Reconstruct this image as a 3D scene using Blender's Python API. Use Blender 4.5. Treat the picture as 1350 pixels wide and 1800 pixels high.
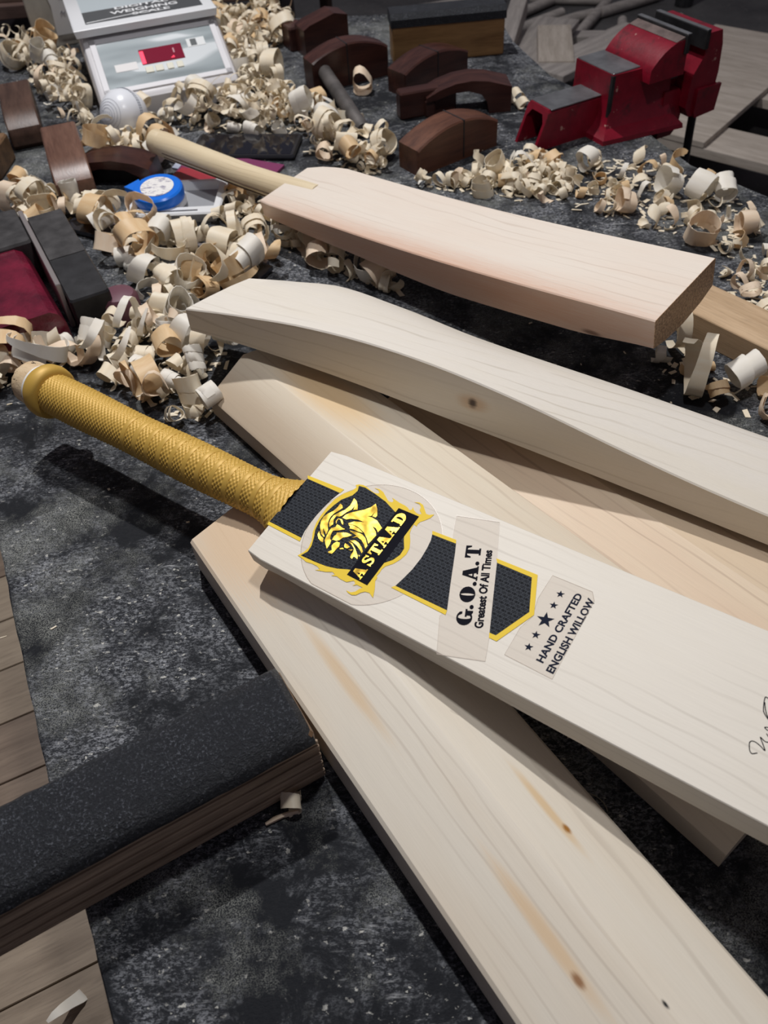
import bpy, bmesh, math, random
from mathutils import Vector, Matrix, Euler
from mathutils.geometry import tessellate_polygon

for o in list(bpy.data.objects):
    bpy.data.objects.remove(o, do_unlink=True)
SC = bpy.context.scene
COL = SC.collection
rnd = random.Random(11)

# ------------------------------------------------------------------ camera
PITCH, ROLL, CAM_H, F_PX = .8321, -.0782, .5454, 1451.5
fw = Vector((0, math.cos(PITCH), -math.sin(PITCH)))
r0 = Vector((1, 0, 0)); u0 = r0.cross(fw)
rt = r0*math.cos(ROLL) + u0*math.sin(ROLL)
up = u0*math.cos(ROLL) - r0*math.sin(ROLL)
cd = bpy.data.cameras.new('camera'); cam = bpy.data.objects.new('camera', cd); COL.objects.link(cam)
m = Matrix((rt, up, -fw)).transposed().to_4x4(); m.translation = (0, 0, CAM_H)
cam.matrix_world = m
cd.sensor_fit = 'HORIZONTAL'; cd.sensor_width = 36.0; cd.lens = 36.0*F_PX/1350
cd.clip_start = .01; cd.clip_end = 60
cd.dof.use_dof = True; cd.dof.focus_distance = .66; cd.dof.aperture_fstop = cd.lens/1000/.0026
SC.camera = cam

# ------------------------------------------------------------------ light
w = bpy.data.worlds.new('room_light'); SC.world = w; w.use_nodes = True
w.node_tree.nodes['Background'].inputs[0].default_value = (.90, .83, 1, 1)
w.node_tree.nodes['Background'].inputs[1].default_value = .115
def area_light(name, loc, target, size, power, col, size_y=None):
    l = bpy.data.lights.new(name, 'AREA'); l.energy = power; l.color = col
    l.shape = 'RECTANGLE' if size_y else 'DISK'; l.size = size
    if size_y: l.size_y = size_y
    o = bpy.data.objects.new(name, l); COL.objects.link(o); o.location = loc
    o.rotation_euler = (Vector(target)-Vector(loc)).to_track_quat('-Z', 'Y').to_euler()
    return o
area_light('ceiling_bulb', (-.36, 1.60, 2.05), (-.02, .65, 0), .055, 46, (1, .985, .98))
area_light('hanging_lamp', (.10, .52, 1.25), (.06, .42, 0), .09, 6.6, (1, .985, .985))
vs = SC.view_settings
SC.display_settings.display_device = 'sRGB'
vs.view_transform = 'Standard'; vs.look = 'None'; vs.gamma = 1; vs.use_curve_mapping = False
vs.exposure = -.36

# ------------------------------------------------------------------ material helpers
class NT:
    def __init__(s, name):
        s.m = bpy.data.materials.new(name); s.m.use_nodes = True
        s.t = s.m.node_tree; s.b = s.t.nodes['Principled BSDF']
    def n(s, typ, **kw):
        d = s.t.nodes.new(typ)
        for k, v in kw.items(): setattr(d, k, v)
        return d
    def l(s, a, b): s.t.links.new(a, b)
    def val(s, d, k, v):
        if hasattr(v, 'links') or isinstance(v, bpy.types.NodeSocket): s.l(v, d.inputs[k])
        else: d.inputs[k].default_value = v
    def obj(s): return s.n('ShaderNodeTexCoord').outputs['Object']
    def map(s, v, scale=(1, 1, 1), loc=(0, 0, 0)):
        d = s.n('ShaderNodeMapping'); s.l(v, d.inputs['Vector'])
        d.inputs['Scale'].default_value = scale; d.inputs['Location'].default_value = loc
        return d.outputs[0]
    def noise(s, v, scale, detail=3, rough=.55, dist=0):
        d = s.n('ShaderNodeTexNoise'); s.l(v, d.inputs['Vector'])
        d.inputs['Scale'].default_value = scale; d.inputs['Detail'].default_value = detail
        d.inputs['Roughness'].default_value = rough; d.inputs['Distortion'].default_value = dist
        return d.outputs['Fac']
    def voro(s, v, scale, feature='F1'):
        d = s.n('ShaderNodeTexVoronoi', feature=feature); s.l(v, d.inputs['Vector']); d.inputs['Scale'].default_value = scale
        return d.outputs['Distance']
    def ramp(s, f, pts):
        d = s.n('ShaderNodeValToRGB'); s.l(f, d.inputs[0]); e = d.color_ramp.elements
        while len(e) < len(pts): e.new(.5)
        for q, (p, c) in zip(e, pts):
            q.position = p; q.color = (c[0], c[1], c[2], 1) if hasattr(c, '__len__') else (c, c, c, 1)
        return d.outputs[0]
    def rng(s, f, a, b, c=0., d=1., smooth=False):
        q = s.n('ShaderNodeMapRange'); s.l(f, q.inputs[0])
        if smooth: q.interpolation_type = 'SMOOTHSTEP'
        for i, v in enumerate((a, b, c, d)): q.inputs[1+i].default_value = v
        return q.outputs[0]
    def mix(s, f, a, b, mode='MIX'):
        d = s.n('ShaderNodeMix', data_type='RGBA', blend_type=mode)
        for i, v in ((0, f), (6, a), (7, b)):
            if isinstance(v, bpy.types.NodeSocket): s.l(v, d.inputs[i])
            elif i == 0: d.inputs[0].default_value = v
            else: d.inputs[i].default_value = (*v[:3], 1)
        return d.outputs[2]
    def math(s, op, a, b=0.):
        d = s.n('ShaderNodeMath', operation=op)
        for i, v in ((0, a), (1, b)):
            if isinstance(v, bpy.types.NodeSocket): s.l(v, d.inputs[i])
            else: d.inputs[i].default_value = v
        return d.outputs[0]
    def spot(s, v, c, r):
        a = s.n('ShaderNodeVectorMath', operation='SUBTRACT'); s.l(v, a.inputs[0]); a.inputs[1].default_value = c
        b = s.n('ShaderNodeVectorMath', operation='DIVIDE'); s.l(a.outputs[0], b.inputs[0]); b.inputs[1].default_value = r
        e = s.n('ShaderNodeVectorMath', operation='LENGTH'); s.l(b.outputs[0], e.inputs[0])
        return e.outputs['Value']
    def bump(s, f, strength, dist=.001):
        d = s.n('ShaderNodeBump'); s.l(f, d.inputs['Height']); d.inputs['Strength'].default_value = strength
        d.inputs['Distance'].default_value = dist; s.l(d.outputs[0], s.b.inputs['Normal'])
    def out(s, col, rough=.5, metal=0., spec=.5):
        s.val(s.b, 'Base Color', col if isinstance(col, bpy.types.NodeSocket) else (*col[:3], 1))
        s.val(s.b, 'Roughness', rough); s.b.inputs['Metallic'].default_value = metal
        s.b.inputs['Specular IOR Level'].default_value = spec
        return s.m

def flat(name, col, rough=.5, metal=0., spec=.5, grain=0., gs=60.):
    t = NT(name)
    if grain:
        f = t.noise(t.obj(), gs, 4)
        c = t.mix(t.rng(f, .3, .7), [v*(1-grain) for v in col], [min(1, v*(1+grain)) for v in col])
        t.bump(f, .25, .0006); return t.out(c, rough, metal, spec)
    return t.out(col, rough, metal, spec)

def willow(name, base, tint, line, nlines=95., lstr=.35, rough=.42, spots=(), patch=.5, off=0., endgrain=None):
    """pale bat willow: straight grain along local x, fibres, tinted heartwood patches, knots"""
    t = NT(name); v = t.obj()
    wob = t.noise(t.map(v, (3.2, 14, 14), (off, off, 0)), 1.0, 3)
    sep = t.n('ShaderNodeSeparateXYZ'); t.l(v, sep.inputs[0])
    yy = t.math('ADD', sep.outputs[1], t.math('MULTIPLY', sep.outputs[2], .8))
    yy = t.math('ADD', yy, t.math('MULTIPLY', t.math('SUBTRACT', wob, .5), .035))
    sn = t.math('SINE', t.math('MULTIPLY', yy, nlines*6.283))
    sharp = t.rng(sn, .80, 1., 0., 1., True)
    gate = t.rng(t.noise(t.map(v, (5, 40, 40), (0, off, 1)), 1.0, 2), .42, .65)
    lines = t.math('MULTIPLY', t.math('MULTIPLY', sharp, gate), lstr)
    fib = t.noise(t.map(v, (28, 900, 900)), 1.0, 3, .7)
    pt = t.rng(t.noise(t.map(v, (4, 22, 22), (off, 0, 2)), 1.0, 3), .42, .68)
    c = t.mix(t.math('MULTIPLY', pt, patch), base, tint)
    c = t.mix(lines, c, line)
    c = t.mix(t.rng(fib, .35, .8, 0., .22), c, [q*.72 for q in base])
    for (cc, rr, col, k) in spots:
        d = t.spot(v, cc, rr)
        dd = t.math('ADD', d, t.math('MULTIPLY', t.math('SUBTRACT', fib, .5), .5))
        c = t.mix(t.rng(dd, .25, 1., k, 0., True), c, col)
    if endgrain:
        g = t.noise(t.map(v, (120, 420, 420)), 1., 3, .7)
        x0 = t.rng(sep.outputs[0], endgrain-.0006, endgrain-.0002)
        c = t.mix(x0, c, t.ramp(g, [(.35, (.20, .10, .045)), (.55, (.52, .32, .17)), (.75, (.72, .50, .30))]))
    t.bump(fib, .12, .0005)
    return t.out(c, rough, 0, .4)

# ------------------------------------------------------------------ mesh helpers
def mesh_obj(name, verts, faces, mat=None, parent=None, smooth=None, mats=None, fm=None):
    me = bpy.data.meshes.new(name); me.from_pydata(verts, [], faces)
    if mats:
        for q in mats: me.materials.append(q)
        if fm: me.polygons.foreach_set('material_index', fm)
    elif mat: me.materials.append(mat)
    bm = bmesh.new(); bm.from_mesh(me); bmesh.ops.recalc_face_normals(bm, faces=bm.faces); bm.to_mesh(me); bm.free()
    if smooth is not None:
        me.polygons.foreach_set('use_smooth', [True]*len(me.polygons)); me.set_sharp_from_angle(angle=math.radians(smooth))
    o = bpy.data.objects.new(name, me); COL.objects.link(o)
    if parent: o.parent = parent
    return o
def empty(name, loc=(0, 0, 0), rz=0., mat=None):
    o = bpy.data.objects.new(name, None); COL.objects.link(o); o.empty_display_size = .02
    if mat is not None: o.matrix_world = mat
    else: o.location = loc; o.rotation_euler = (0, 0, rz)
    return o
def tag(o, label, cat, group=None, kind=None):
    o['label'] = label; o['category'] = cat
    if group: o['group'] = group
    if kind: o['kind'] = kind
    return o
class MB:
    def __init__(s): s.v = []; s.f = []
    def poly_loft(s, loops, cap=True):
        n = len(loops[0]); b = len(s.v)
        for L in loops: s.v += [tuple(p) for p in L]
        for i in range(len(loops)-1):
            for j in range(n):
                k = (j+1) % n
                s.f.append((b+i*n+j, b+i*n+k, b+(i+1)*n+k, b+(i+1)*n+j))
        if cap:
            s.f.append(tuple(b+j for j in range(n))[::-1]); e = b+(len(loops)-1)*n
            s.f.append(tuple(e+j for j in range(n)))
        return s
    def box(s, x0, x1, y0, y1, z0, z1, c=0.):
        if c <= 0: return s.poly_loft([[(x0, y0, z), (x1, y0, z), (x1, y1, z), (x0, y1, z)] for z in (z0, z1)])
        def L(i, z): return [(x0+c+i, y0+i, z), (x1-c-i, y0+i, z), (x1-i, y0+c+i, z), (x1-i, y1-c-i, z), (x1-c-i, y1-i, z), (x0+c+i, y1-i, z), (x0+i, y1-c-i, z), (x0+i, y0+c+i, z)]
        return s.poly_loft([L(c*.6, z0), L(0, z0+c), L(0, z1-c), L(c*.6, z1)])
    def prism(s, pts, z0, z1, axis='Z'):
        """extrude outline pts (u,v): axis Z -> (u,v,z); axis Y -> (u,y,v); axis X -> (x,u,v)"""
        def P(u, v, w): return (u, v, w) if axis == 'Z' else ((u, w, v) if axis == 'Y' else (w, u, v))
        return s.poly_loft([[P(u, v, w) for u, v in pts] for w in (z0, z1)])
    def tube(s, path, rad, n=12, cap=True):
        path = [Vector(p) for p in path]; loops = []
        R = rad if hasattr(rad, '__len__') else [rad]*len(path)
        pu = None
        for i, p in enumerate(path):
            d = (path[min(i+1, len(path)-1)]-path[max(i-1, 0)]).normalized()
            u = d.orthogonal().normalized() if pu is None else (pu-d*pu.dot(d)).normalized()
            pu = u; w_ = d.cross(u)
            loops.append([p+(u*math.cos(a)+w_*math.sin(a))*R[i] for a in [2*math.pi*k/n for k in range(n)]])
        return s.poly_loft(loops, cap)
    def lathe(s, prof, n=24, axis='Z'):
        loops = []
        for r, z in prof:
            L = [(r*math.cos(2*math.pi*k/n), r*math.sin(2*math.pi*k/n), z) for k in range(n)]
            if axis == 'X': L = [(z, x, y) for x, y, z in L]
            if axis == 'Y': L = [(x, z, y) for x, y, z in L]
            loops.append(L)
        return s.poly_loft(loops)
    def xf(s, M):
        s.v = [tuple(M @ Vector(p)) for p in s.v]; return s
    def build(s, name, mat, parent=None, smooth=None):
        return mesh_obj(name, s.v, s.f, mat, parent, smooth)
def plates(name, polys, z, th, mat, parent, holes=None):
    """thin printed/embossed shapes lying on local plane z (mm outlines)"""
    V = []; Fc = []
    for i, p in enumerate(polys):
        hs = (holes or {}).get(i, [])
        loops = [p]+hs
        L3 = [[Vector((x/1000, y/1000, 0)) for x, y in q] for q in loops]
        tris = tessellate_polygon(L3); b = len(V); flatl = [q for L in L3 for q in L]
        n = len(flatl)
        V += [(q.x, q.y, z+th) for q in flatl]+[(q.x, q.y, z) for q in flatl]
        Fc += [(b+a, b+c, b+d) for a, c, d in tris]
        k = 0
        for L in L3:
            for j in range(len(L)):
                a = b+k+j; c = b+k+(j+1) % len(L); Fc.append((a, c, c+n, a+n))
            k += len(L)
    me = bpy.data.meshes.new(name); me.from_pydata(V, [], Fc); me.materials.append(mat)
    for pl in me.polygons:
        pass
    o = bpy.data.objects.new(name, me); COL.objects.link(o); o.parent = parent
    bm = bmesh.new(); bm.from_mesh(me); bmesh.ops.recalc_face_normals(bm, faces=bm.faces)
    up_n = sum(f.normal.z*f.calc_area() for f in bm.faces if abs(f.normal.z) > .5)
    if up_n < 0: bmesh.ops.reverse_faces(bm, faces=bm.faces)
    bm.to_mesh(me); bm.free()
    return o
def frame(o, x, y):
    x = Vector(x).normalized(); y = Vector(y); z = x.cross(y).normalized(); y = z.cross(x)
    M = Matrix((x, y, z)).transposed().to_4x4(); M.translation = o; return M
def lerp_tab(tab, x):
    if x <= tab[0][0]: return tab[0][1]
    for (a, b), (c, d) in zip(tab, tab[1:]):
        if x <= c:
            k = (x-a)/(c-a); k = k*k*(3-2*k)*.5+k*.5
            return b+(d-b)*k
    return tab[-1][1]
def lin_tab(tab, x):
    """smooth curve through the table (cardinal spline)"""
    n = len(tab)
    if x <= tab[0][0]: return tab[0][1]
    for i in range(n-1):
        (x0, y0), (x1, y1) = tab[i], tab[i+1]
        if x <= x1:
            m0 = (y1-tab[i-1][1])/(x1-tab[i-1][0]) if i > 0 else (y1-y0)/(x1-x0)
            m1 = (tab[i+2][1]-y0)/(tab[i+2][0]-x0) if i < n-2 else (y1-y0)/(x1-x0)
            h = x1-x0; t = (x-x0)/h
            return (2*t**3-3*t*t+1)*y0+(t**3-2*t*t+t)*h*m0+(-2*t**3+3*t*t)*y1+(t**3-t*t)*h*m1
    return tab[-1][1]

# ------------------------------------------------------------------ shared materials
WOOD_A = willow('willow_face', (.74, .69, .60), (.71, .645, .54), (.36, .31, .25), 105., .30, .5, patch=.5)
WOOD_B = willow('willow_ridge_knots', (.74, .68, .575), (.71, .60, .46), (.40, .33, .26), 85., .33, .42, off=.7, spots=[
    ((.338, .0855, .05), (.045, .0045, .05), (.66, .46, .24), .75), ((.354, .087, .05), (.0048, .0028, .05), (.34, .15, .03), 1.),
    ((.19, .033, .045), (.075, .0065, .05), (.68, .48, .27), .65), ((.39, .038, .05), (.07, .006, .05), (.68, .47, .26), .7),
    ((.418, .037, .05), (.007, .003, .05), (.28, .13, .05), .9), ((.03, .03, .04), (.10, .05, .06), (.74, .53, .33), .75),
    ((.4515, .064, .055), (.0035, .0016, .02), (.01, .01, .012), 1.)])
WOOD_D = willow('willow_tan_end', (.73, .65, .52), (.68, .56, .42), (.42, .32, .23), 80., .42, .42, off=1.9, spots=[
    ((.10, .075, .05), (.10, .035, .05), (.70, .50, .27), .8), ((.06, .0, .035), (.30, .050, .06), (.56, .45, .33), .8)])
WOOD_E = willow('willow_pinkish', (.72, .58, .42), (.66, .48, .34), (.36, .24, .16), 75., .45, .45, off=3.1)
WOOD_F = willow('willow_white', (.77, .72, .64), (.75, .68, .55), (.46, .40, .31), 85., .40, .34, off=4.4, spots=[
    ((.304, .010, .079), (.020, .02, .012), (.60, .40, .24), .7), ((.304, .010, .079), (.006, .012, .0075), (.05, .022, .010), 1.)])
WOOD_G = willow('willow_pink_heart', (.77, .69, .60), (.74, .60, .49), (.48, .37, .29), 90., .36, .42, off=6.2, patch=.4, endgrain=.5346, spots=[
    ((.27, -.078, -.022), (.62, .066, .055), (.60, .35, .235), .95), ((.47, -.054, -.035), (.015, .01, .004), (.12, .05, .03), .8)])
CANE = willow('cane_handle', (.74, .62, .42), (.62, .47, .28), (.36, .25, .14), 160., .4, .5, off=2.2)
def dark_timber(name, a, b, rough=.38, off=0.):
    t = NT(name); v = t.obj()
    f = t.noise(t.map(v, (7, 60, 60), (off, off, off)), 1.0, 4, .6)
    g = t.noise(t.map(v, (30, 400, 400), (off, 0, 0)), 1.0, 3, .6)
    c = t.mix(t.rng(f, .3, .7), a, b); c = t.mix(t.rng(g, .5, .8, 0, .5), c, [q*.45 for q in a])
    t.bump(g, .15, .0006); return t.out(c, rough, 0, .45)
ROSE = dark_timber('rosewood', (.026, .010, .009), (.080, .030, .022), .30)
ROSE2 = dark_timber('rosewood_brown', (.060, .024, .016), (.15, .062, .036), .34, 2.)
OAK = dark_timber('dark_oak', (.10, .055, .028), (.24, .135, .065), .5, 3.)
SHELFW = dark_timber('shelf_wood', (.05, .03, .025), (.10, .06, .048), .6, 4.)
GREYW = dark_timber('weathered_wood', (.26, .235, .22), (.44, .40, .37), .7, 5.)
PALLETW = dark_timber('pallet_wood', (.36, .31, .26), (.52, .46, .40), .7, 7.)
BEIGE = dark_timber('pine_offcut', (.42, .28, .16), (.60, .43, .27), .55, 8.)

def rubber_top():
    t = NT('dusty_black_rubber'); v = t.obj()
    big = t.noise(v, 4.2, 4, .6); mid = t.noise(t.map(v, (1, 1, 1), (3, 1, 0)), 21, 6, .72, .6)
    fine = t.noise(t.map(v, (1, 1.7, 1)), 300, 5, .8); fine2 = t.noise(t.map(v, (1, 1, 1), (7, 2, 0)), 1100, 2, .6)
    zone = t.rng(t.math('ADD', t.math('MULTIPLY', big, .42), t.math('MULTIPLY', mid, .58)), .43, .63)
    dust = t.math('MULTIPLY', zone, t.rng(fine, .47, .59))
    c = t.mix(t.math('MULTIPLY', zone, .30), (.0065, .0080, .0115), (.055, .060, .073))
    c = t.mix(t.math('MULTIPLY', dust, .9), c, (.40, .415, .445))
    worn = t.math('MULTIPLY', t.rng(t.noise(t.map(v, (1, 1, 1), (2, 5, 0)), 7, 6, .7), .50, .64), t.rng(fine2, .42, .62))
    c = t.mix(t.math('MULTIPLY', worn, .75), c, (.34, .35, .32))
    mp = t.n('ShaderNodeMapping'); t.l(v, mp.inputs[0]); mp.inputs['Rotation'].default_value = (0, 0, -.5); mp.inputs['Scale'].default_value = (28, 190, 1)
    scuff = t.math('MULTIPLY', t.rng(t.noise(mp.outputs[0], 1., 4, .75), .60, .70), t.rng(mid, .44, .60))
    c = t.mix(t.math('MULTIPLY', scuff, .8), c, (.42, .43, .44))
    fl = t.math('MULTIPLY', t.rng(t.noise(t.map(v, (1, 1.5, 1), (1, 9, 4)), 170, 3, .6), .64, .67), t.rng(mid, .42, .58))
    c = t.mix(t.math('MULTIPLY', fl, .85), c, (.60, .59, .54))
    t.bump(t.math('ADD', t.math('MULTIPLY', fine, .8), mid), .7, .0016)
    return t.out(c, t.rng(fine, .3, .7, .55, .85), 0, .3)
RUBBER = rubber_top()
def wrap_mat():
    t = NT('grit_wrap'); v = t.obj()
    a = t.noise(v, 520, 4, .8); b = t.noise(v, 24, 5, .7)
    c = t.mix(t.math('MULTIPLY', t.rng(a, .54, .70), t.rng(b, .35, .65, .1, .9)), (.0085, .0105, .015), (.24, .26, .30))
    t.bump(t.math('ADD', a, t.math('MULTIPLY', b, 3.)), 1., .0016); return t.out(c, .5, 0, .5)
WRAP = wrap_mat()

# ------------------------------------------------------------------ floor with plank boards
def floor_mat():
    t = NT('dark_floor'); v = t.obj(); f = t.noise(v, 6, 5, .6); g = t.noise(v, 120, 3, .6)
    c = t.mix(t.rng(f, .3, .7), (.035, .034, .036), (.085, .082, .082)); c = t.mix(t.rng(g, .6, .75, 0, .3), c, (.3, .28, .25))
    return t.out(c, .7)
fl = mesh_obj('floor', [(-4, -2, -.352), (4, -2, -.352), (4, 6, -.352), (-4, 6, -.352)], [(0, 1, 2, 3)], floor_mat())
fl['kind'] = 'structure'; fl['label'] = 'dark dusty workshop floor under the bench'
PL = [dark_timber('floor_plank_%d' % i, a, b, .5, 9.+i) for i, (a, b) in enumerate([((.20, .15, .105), (.33, .26, .19)), ((.15, .105, .075), (.25, .185, .135)), ((.27, .21, .15), (.40, .32, .235))])]
pd, pn = Vector((.92, .39, 0)), Vector((-.39, .92, 0))
pme = []
for m_ in PL:
    q = MB().box(0, .598, 0, .0775, -.006, 0, .0012); o = q.build('plank', m_); pme.append(o.data); bpy.data.objects.remove(o)
k = 0
for j in range(-3, 16):
    off = (j*.217) % .6
    for i in range(-2, 1):
        base = Vector((-.42, .21, -.345))+pn*(j*.079-.012)+pd*(i*.6-off+.28)
        o = bpy.data.objects.new('plank', pme[(j*2+i*3+(j//3)) % 3]); COL.objects.link(o); o.parent = fl
        o.location = base; o.rotation_euler = (0, 0, math.atan2(.39, .92))

# ------------------------------------------------------------------ workbench
wb = tag(empty('workbench', (0, 0, -.352)), 'low workbench with a scuffed black rubber covered top', 'workbench')
out_l = [(.02, -.35), (.0, -.304), (-.09, -.095), (-.18, .113), (-.205, .170), (-.251, .266), (-.31, .409), (-.335, .472), (-.47, .785), (-.62, 1.135), (-.82, 1.6), (-.90, 1.80), (-.915, 1.85)]
fine = []
for (a, b) in zip(out_l, out_l[1:]):
    n = max(1, int(math.dist(a, b)/.012))
    for i in range(n):
        k = i/n; fine.append((a[0]+(b[0]-a[0])*k+rnd.uniform(-.0005, .0005), a[1]+(b[1]-a[1])*k))
outline = fine + [(-.915, 1.85), (-.3, 1.86), (.29, 1.80), (.30, 1.62), (.335, 1.45), (.40, 1.32), (.435, 1.2), (.462, 1.1), (.495, 1.052), (.531, .998), (.60, .90), (.95, .35), (1.0, -.35)]
def shrink(p, d):
    c = (0.1, .75); L = math.dist(p, c); return (p[0]-(p[0]-c[0])/L*d, p[1]-(p[1]-c[1])/L*d)
t_ = MB().poly_loft([[(x, y, .352+z) for x, y in [shrink(p, d) for p in outline]] for z, d in ((-.008, 0), (-.0012, 0), (0, .0015))]).build('rubber_top', RUBBER, wb)
b_ = MB().poly_loft([[(x, y, .352+z) for x, y in [shrink(p, .008) for p in outline]] for z in (-.036, -.008)]).build('bench_board', OAK, wb)
for (x, y) in ((.02, -.2), (.85, -.2), (-.72, 1.70), (.20, 1.66)):
    MB().box(x-.03, x+.03, y-.03, y+.03, 0, .316, .003).build('leg', OAK, wb)

# ------------------------------------------------------------------ bats
# -- cleft blades without handles, spine up
def spine_blade(name, label, M, L, W, e0, e1, ridge, yr, z0, z1, mat, n=26, taper=None, rc=.007):
    """edges: left top e0, right top e1; bottom z0 (left) z1 (right); ridge height along x"""
    loops = []
    for i in range(n+1):
        x = L*i/n; k = taper(x) if taper else 0.; c = .0022
        r = ridge(x)
        loops.append([(x, .002, z0), (x, 0, z0+.002), (x, 0, e0+k-c), (x, c, e0+k+.0004), (x, yr-rc, r-.0016*rc/.007), (x, yr, r), (x, yr+rc, r-.0014*rc/.007),
                      (x, W-c, e1+k+.0004), (x, W, e1+k-c), (x, W, z1+.002), (x, W-.002, z1)])
    root = tag(empty(name, mat=M), label, 'bat')
    MB().poly_loft(loops).build('blade', mat, root, 22)
    return root
spine_blade('bat_blade', 'unfinished willow blade with a centre ridge and orange knots, nearest the bottom',
            frame((-.1605, .447, 0), (.5061, -.8625, 0), (.8625, .5061, 0)), .60, .119, .038, .036, lambda x: .0565+.003*min(1, x/.2), .0612, .0005, .0005, WOOD_B)
spine_blade('bat_blade', 'tan tinged unfinished willow blade with a ridge lying crosswise under the finished gold gripped bat',
            frame((-.164, .647, 0), (.5992, -.8006, 0), (.8006, .5992, 0)), .593, .116, .025, .041, lambda x: .052, .047, .001, .004, WOOD_D, rc=.0015)
spine_blade('bat_blade', 'pinkish unfinished willow blade mostly hidden between two other blades, at the bottom of the stack',
            frame((.010, .626, 0), (.5992, -.8006, 0), (.8006, .5992, 0)), .56, .118, .020, .020, lambda x: .0305, .056, .0005, .0005, WOOD_E)
# -- white humped blade
FT = [(0, 0), (.063, .0064), (.17, .0099), (.265, .0086), (.349, .0073), (.446, .0042), (.563, 0), (.70, -.004)]
FZ = [(0, .097), (.071, .103), (.1275, .1079), (.1986, .1099), (.2663, .1070), (.3394, .0970), (.426, .0808), (.487, .0704), (.554, .0621), (.70, .048)]
FN = [(0, .080), (.046, .0984), (.095, .1122), (.18, .1105), (.265, .1031), (.41, .101), (.535, .098), (.70, .095)]
FZ2 = [(0, .0974), (.046, .0942), (.095, .091), (.18, .0862), (.265, .0802), (.41, .0708), (.535, .062), (.70, .0495)]
loops = []
for i in range(41):
    x = .70*i/40; xa = .004+x; sh = .0325*(1-min(1, x/.16)); xb = xa+sh
    n0, z1 = lin_tab(FT, x), lin_tab(FZ, x); n1, z2 = lin_tab(FN, x), lin_tab(FZ2, x)
    zb = .070-.0711*x
    def at(k, z, dn=0): return (xa+(xb-xa)*k, n0+(n1-n0)*k+dn, z)
    loops.append([at(0, zb+.002), at(0, z1-.0012), at(.012, z1), at(.3, z1*.74+z2*.26+.0012), at(.62, z1*.4+z2*.6+.0016), at(.86, z2+.0005), at(1, z2-.0075), at(1, zb+.004), at(.97, zb+.002), at(.03, zb)])
fb = tag(empty('bat_blade', mat=frame((-.1797, .6957, 0), (.8509, -.5253, 0), (.5253, .8509, 0))),
         'thick white willow blade with a humped back and a dark knot on its side', 'bat')
MB().poly_loft(loops).build('blade', WOOD_F, fb, 26)

# -- far bat with bare cane handle
def axes(yaw, tilt, roll):
    a = Vector((math.cos(yaw)*math.cos(tilt), math.sin(yaw)*math.cos(tilt), math.sin(tilt)))
    s = Vector((-math.sin(yaw), math.cos(yaw), 0)); n = a.cross(s)
    return a, s*math.cos(roll)+n*math.sin(roll)
a, s = axes(-.7906, .0957, .0977)
gb = tag(empty('cricket_bat', mat=frame((-.0862, 1.0132, .0642), a, s)), 'unfinished cricket bat with a bare cane handle and square sawn toe, behind the others', 'bat')
loops = []
Lg = .5346
for i in range(31):
    x = Lg*i/30; bow = -.0065*math.sin(math.pi*min(1, x/Lg))**1.2
    wn = .054 if x > .004 else .052
    wf = .034+.020*min(1, (x/.05))**.6 if x < .05 else .054
    e = lerp_tab([(0, .020), (.1, .026), (.3, .038), (.45, .037), (Lg, .030)], x); d = e+lerp_tab([(0, .006), (.25, .018), (.42, .020), (Lg, .008)], x)
    c = .0012
    loops.append([(x, -wn+c, bow), (x, wf-c, bow), (x, wf, bow-c), (x, wf, bow-e), (x, wf*.6, bow-d*.93), (x, 0, bow-d), (x, -wn*.6, bow-d*.93), (x, -wn, bow-e), (x, -wn, bow-c)])
MB().poly_loft(loops).build('blade', WOOD_G, gb, 25)
path = [(.045, .002, -.0165), (.02, .001, -.016), (0, 0, -.0155), (-.03, -.001, -.014), (-.08, -.003, -.010), (-.13, -.005, -.004), (-.185, -.007, .002), (-.235, -.0085, .0075), (-.252, -.009, .0095)]
MB().tube(path, [.0165, .0172, .0175, .0168, .0162, .0162, .0166, .0172, .0172], 28).build('cane_handle', CANE, gb, 50)
MB().tube([(-.252, -.009, .0095), (-.256, -.0091, .010), (-.269, -.0096, .0115), (-.272, -.0097, .012)], [.0145, .0165, .0165, .014], 24).build('handle_end', CANE, gb, 40)
q = MB()
for (y0, z0) in ((-.0155, -.0145), (-.0164, -.0085)):
    q.tube([(p[0], p[1]+y0+.0162*0, p[2]+z0+.0165*.5) for p in path[2:-1]], .0011, 6)
q.build('handle_seam', flat('seam_dark', (.10, .06, .035), .7), gb)

# -- finished bat
A_M = frame((-.0706, .4396, .0859), axes(-.6832, .0689, .16)[0], axes(-.6832, .0689, .16)[1])
ab = tag(empty('cricket_bat', mat=A_M), 'finished cricket bat with a gold rubber grip and black and gold lion stickers', 'bat')
loops = []
for i in range(41):
    x = .56*i/40; c = .0006
    w_ = .0532+.0018*min(1, x/.004) if x < .52 else .055-.012*((x-.52)/.04)**2
    e = lerp_tab([(0, .014), (.03, .011), (.1, .018), (.25, .0255), (.35, .0285), (.56, .024)], x); d = lerp_tab([(0, .022), (.2, .037), (.38, .041), (.56, .030)], x)
    zc = .0008*0
    loops.append([(x, -w_+c, -.0004), (x, -w_*.5, 0), (x, w_*.5, 0), (x, w_-c, -.0004), (x, w_, -c-.0004), (x, w_, -e), (x, w_*.55, -d*.97), (x, 0, -d), (x, -w_*.55, -d*.97), (x, -w_, -e), (x, -w_, -c-.0004)])
MB().poly_loft(loops).build('blade', WOOD_A, ab, 25)
GOLDR = NT('gold_rubber'); GOLDR.bump(GOLDR.noise(GOLDR.obj(), 900, 2), .1, .0003); GOLDR = GOLDR.out((.58, .36, .07), .5, .14, .45)
def hb(p):      # the handle leads slightly up from the blade
    x, y, z = p
    if x >= 0: return p
    t = -x/.3165; return (x*.926, y-.006*t, z+.0202*t**1.25)
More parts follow.
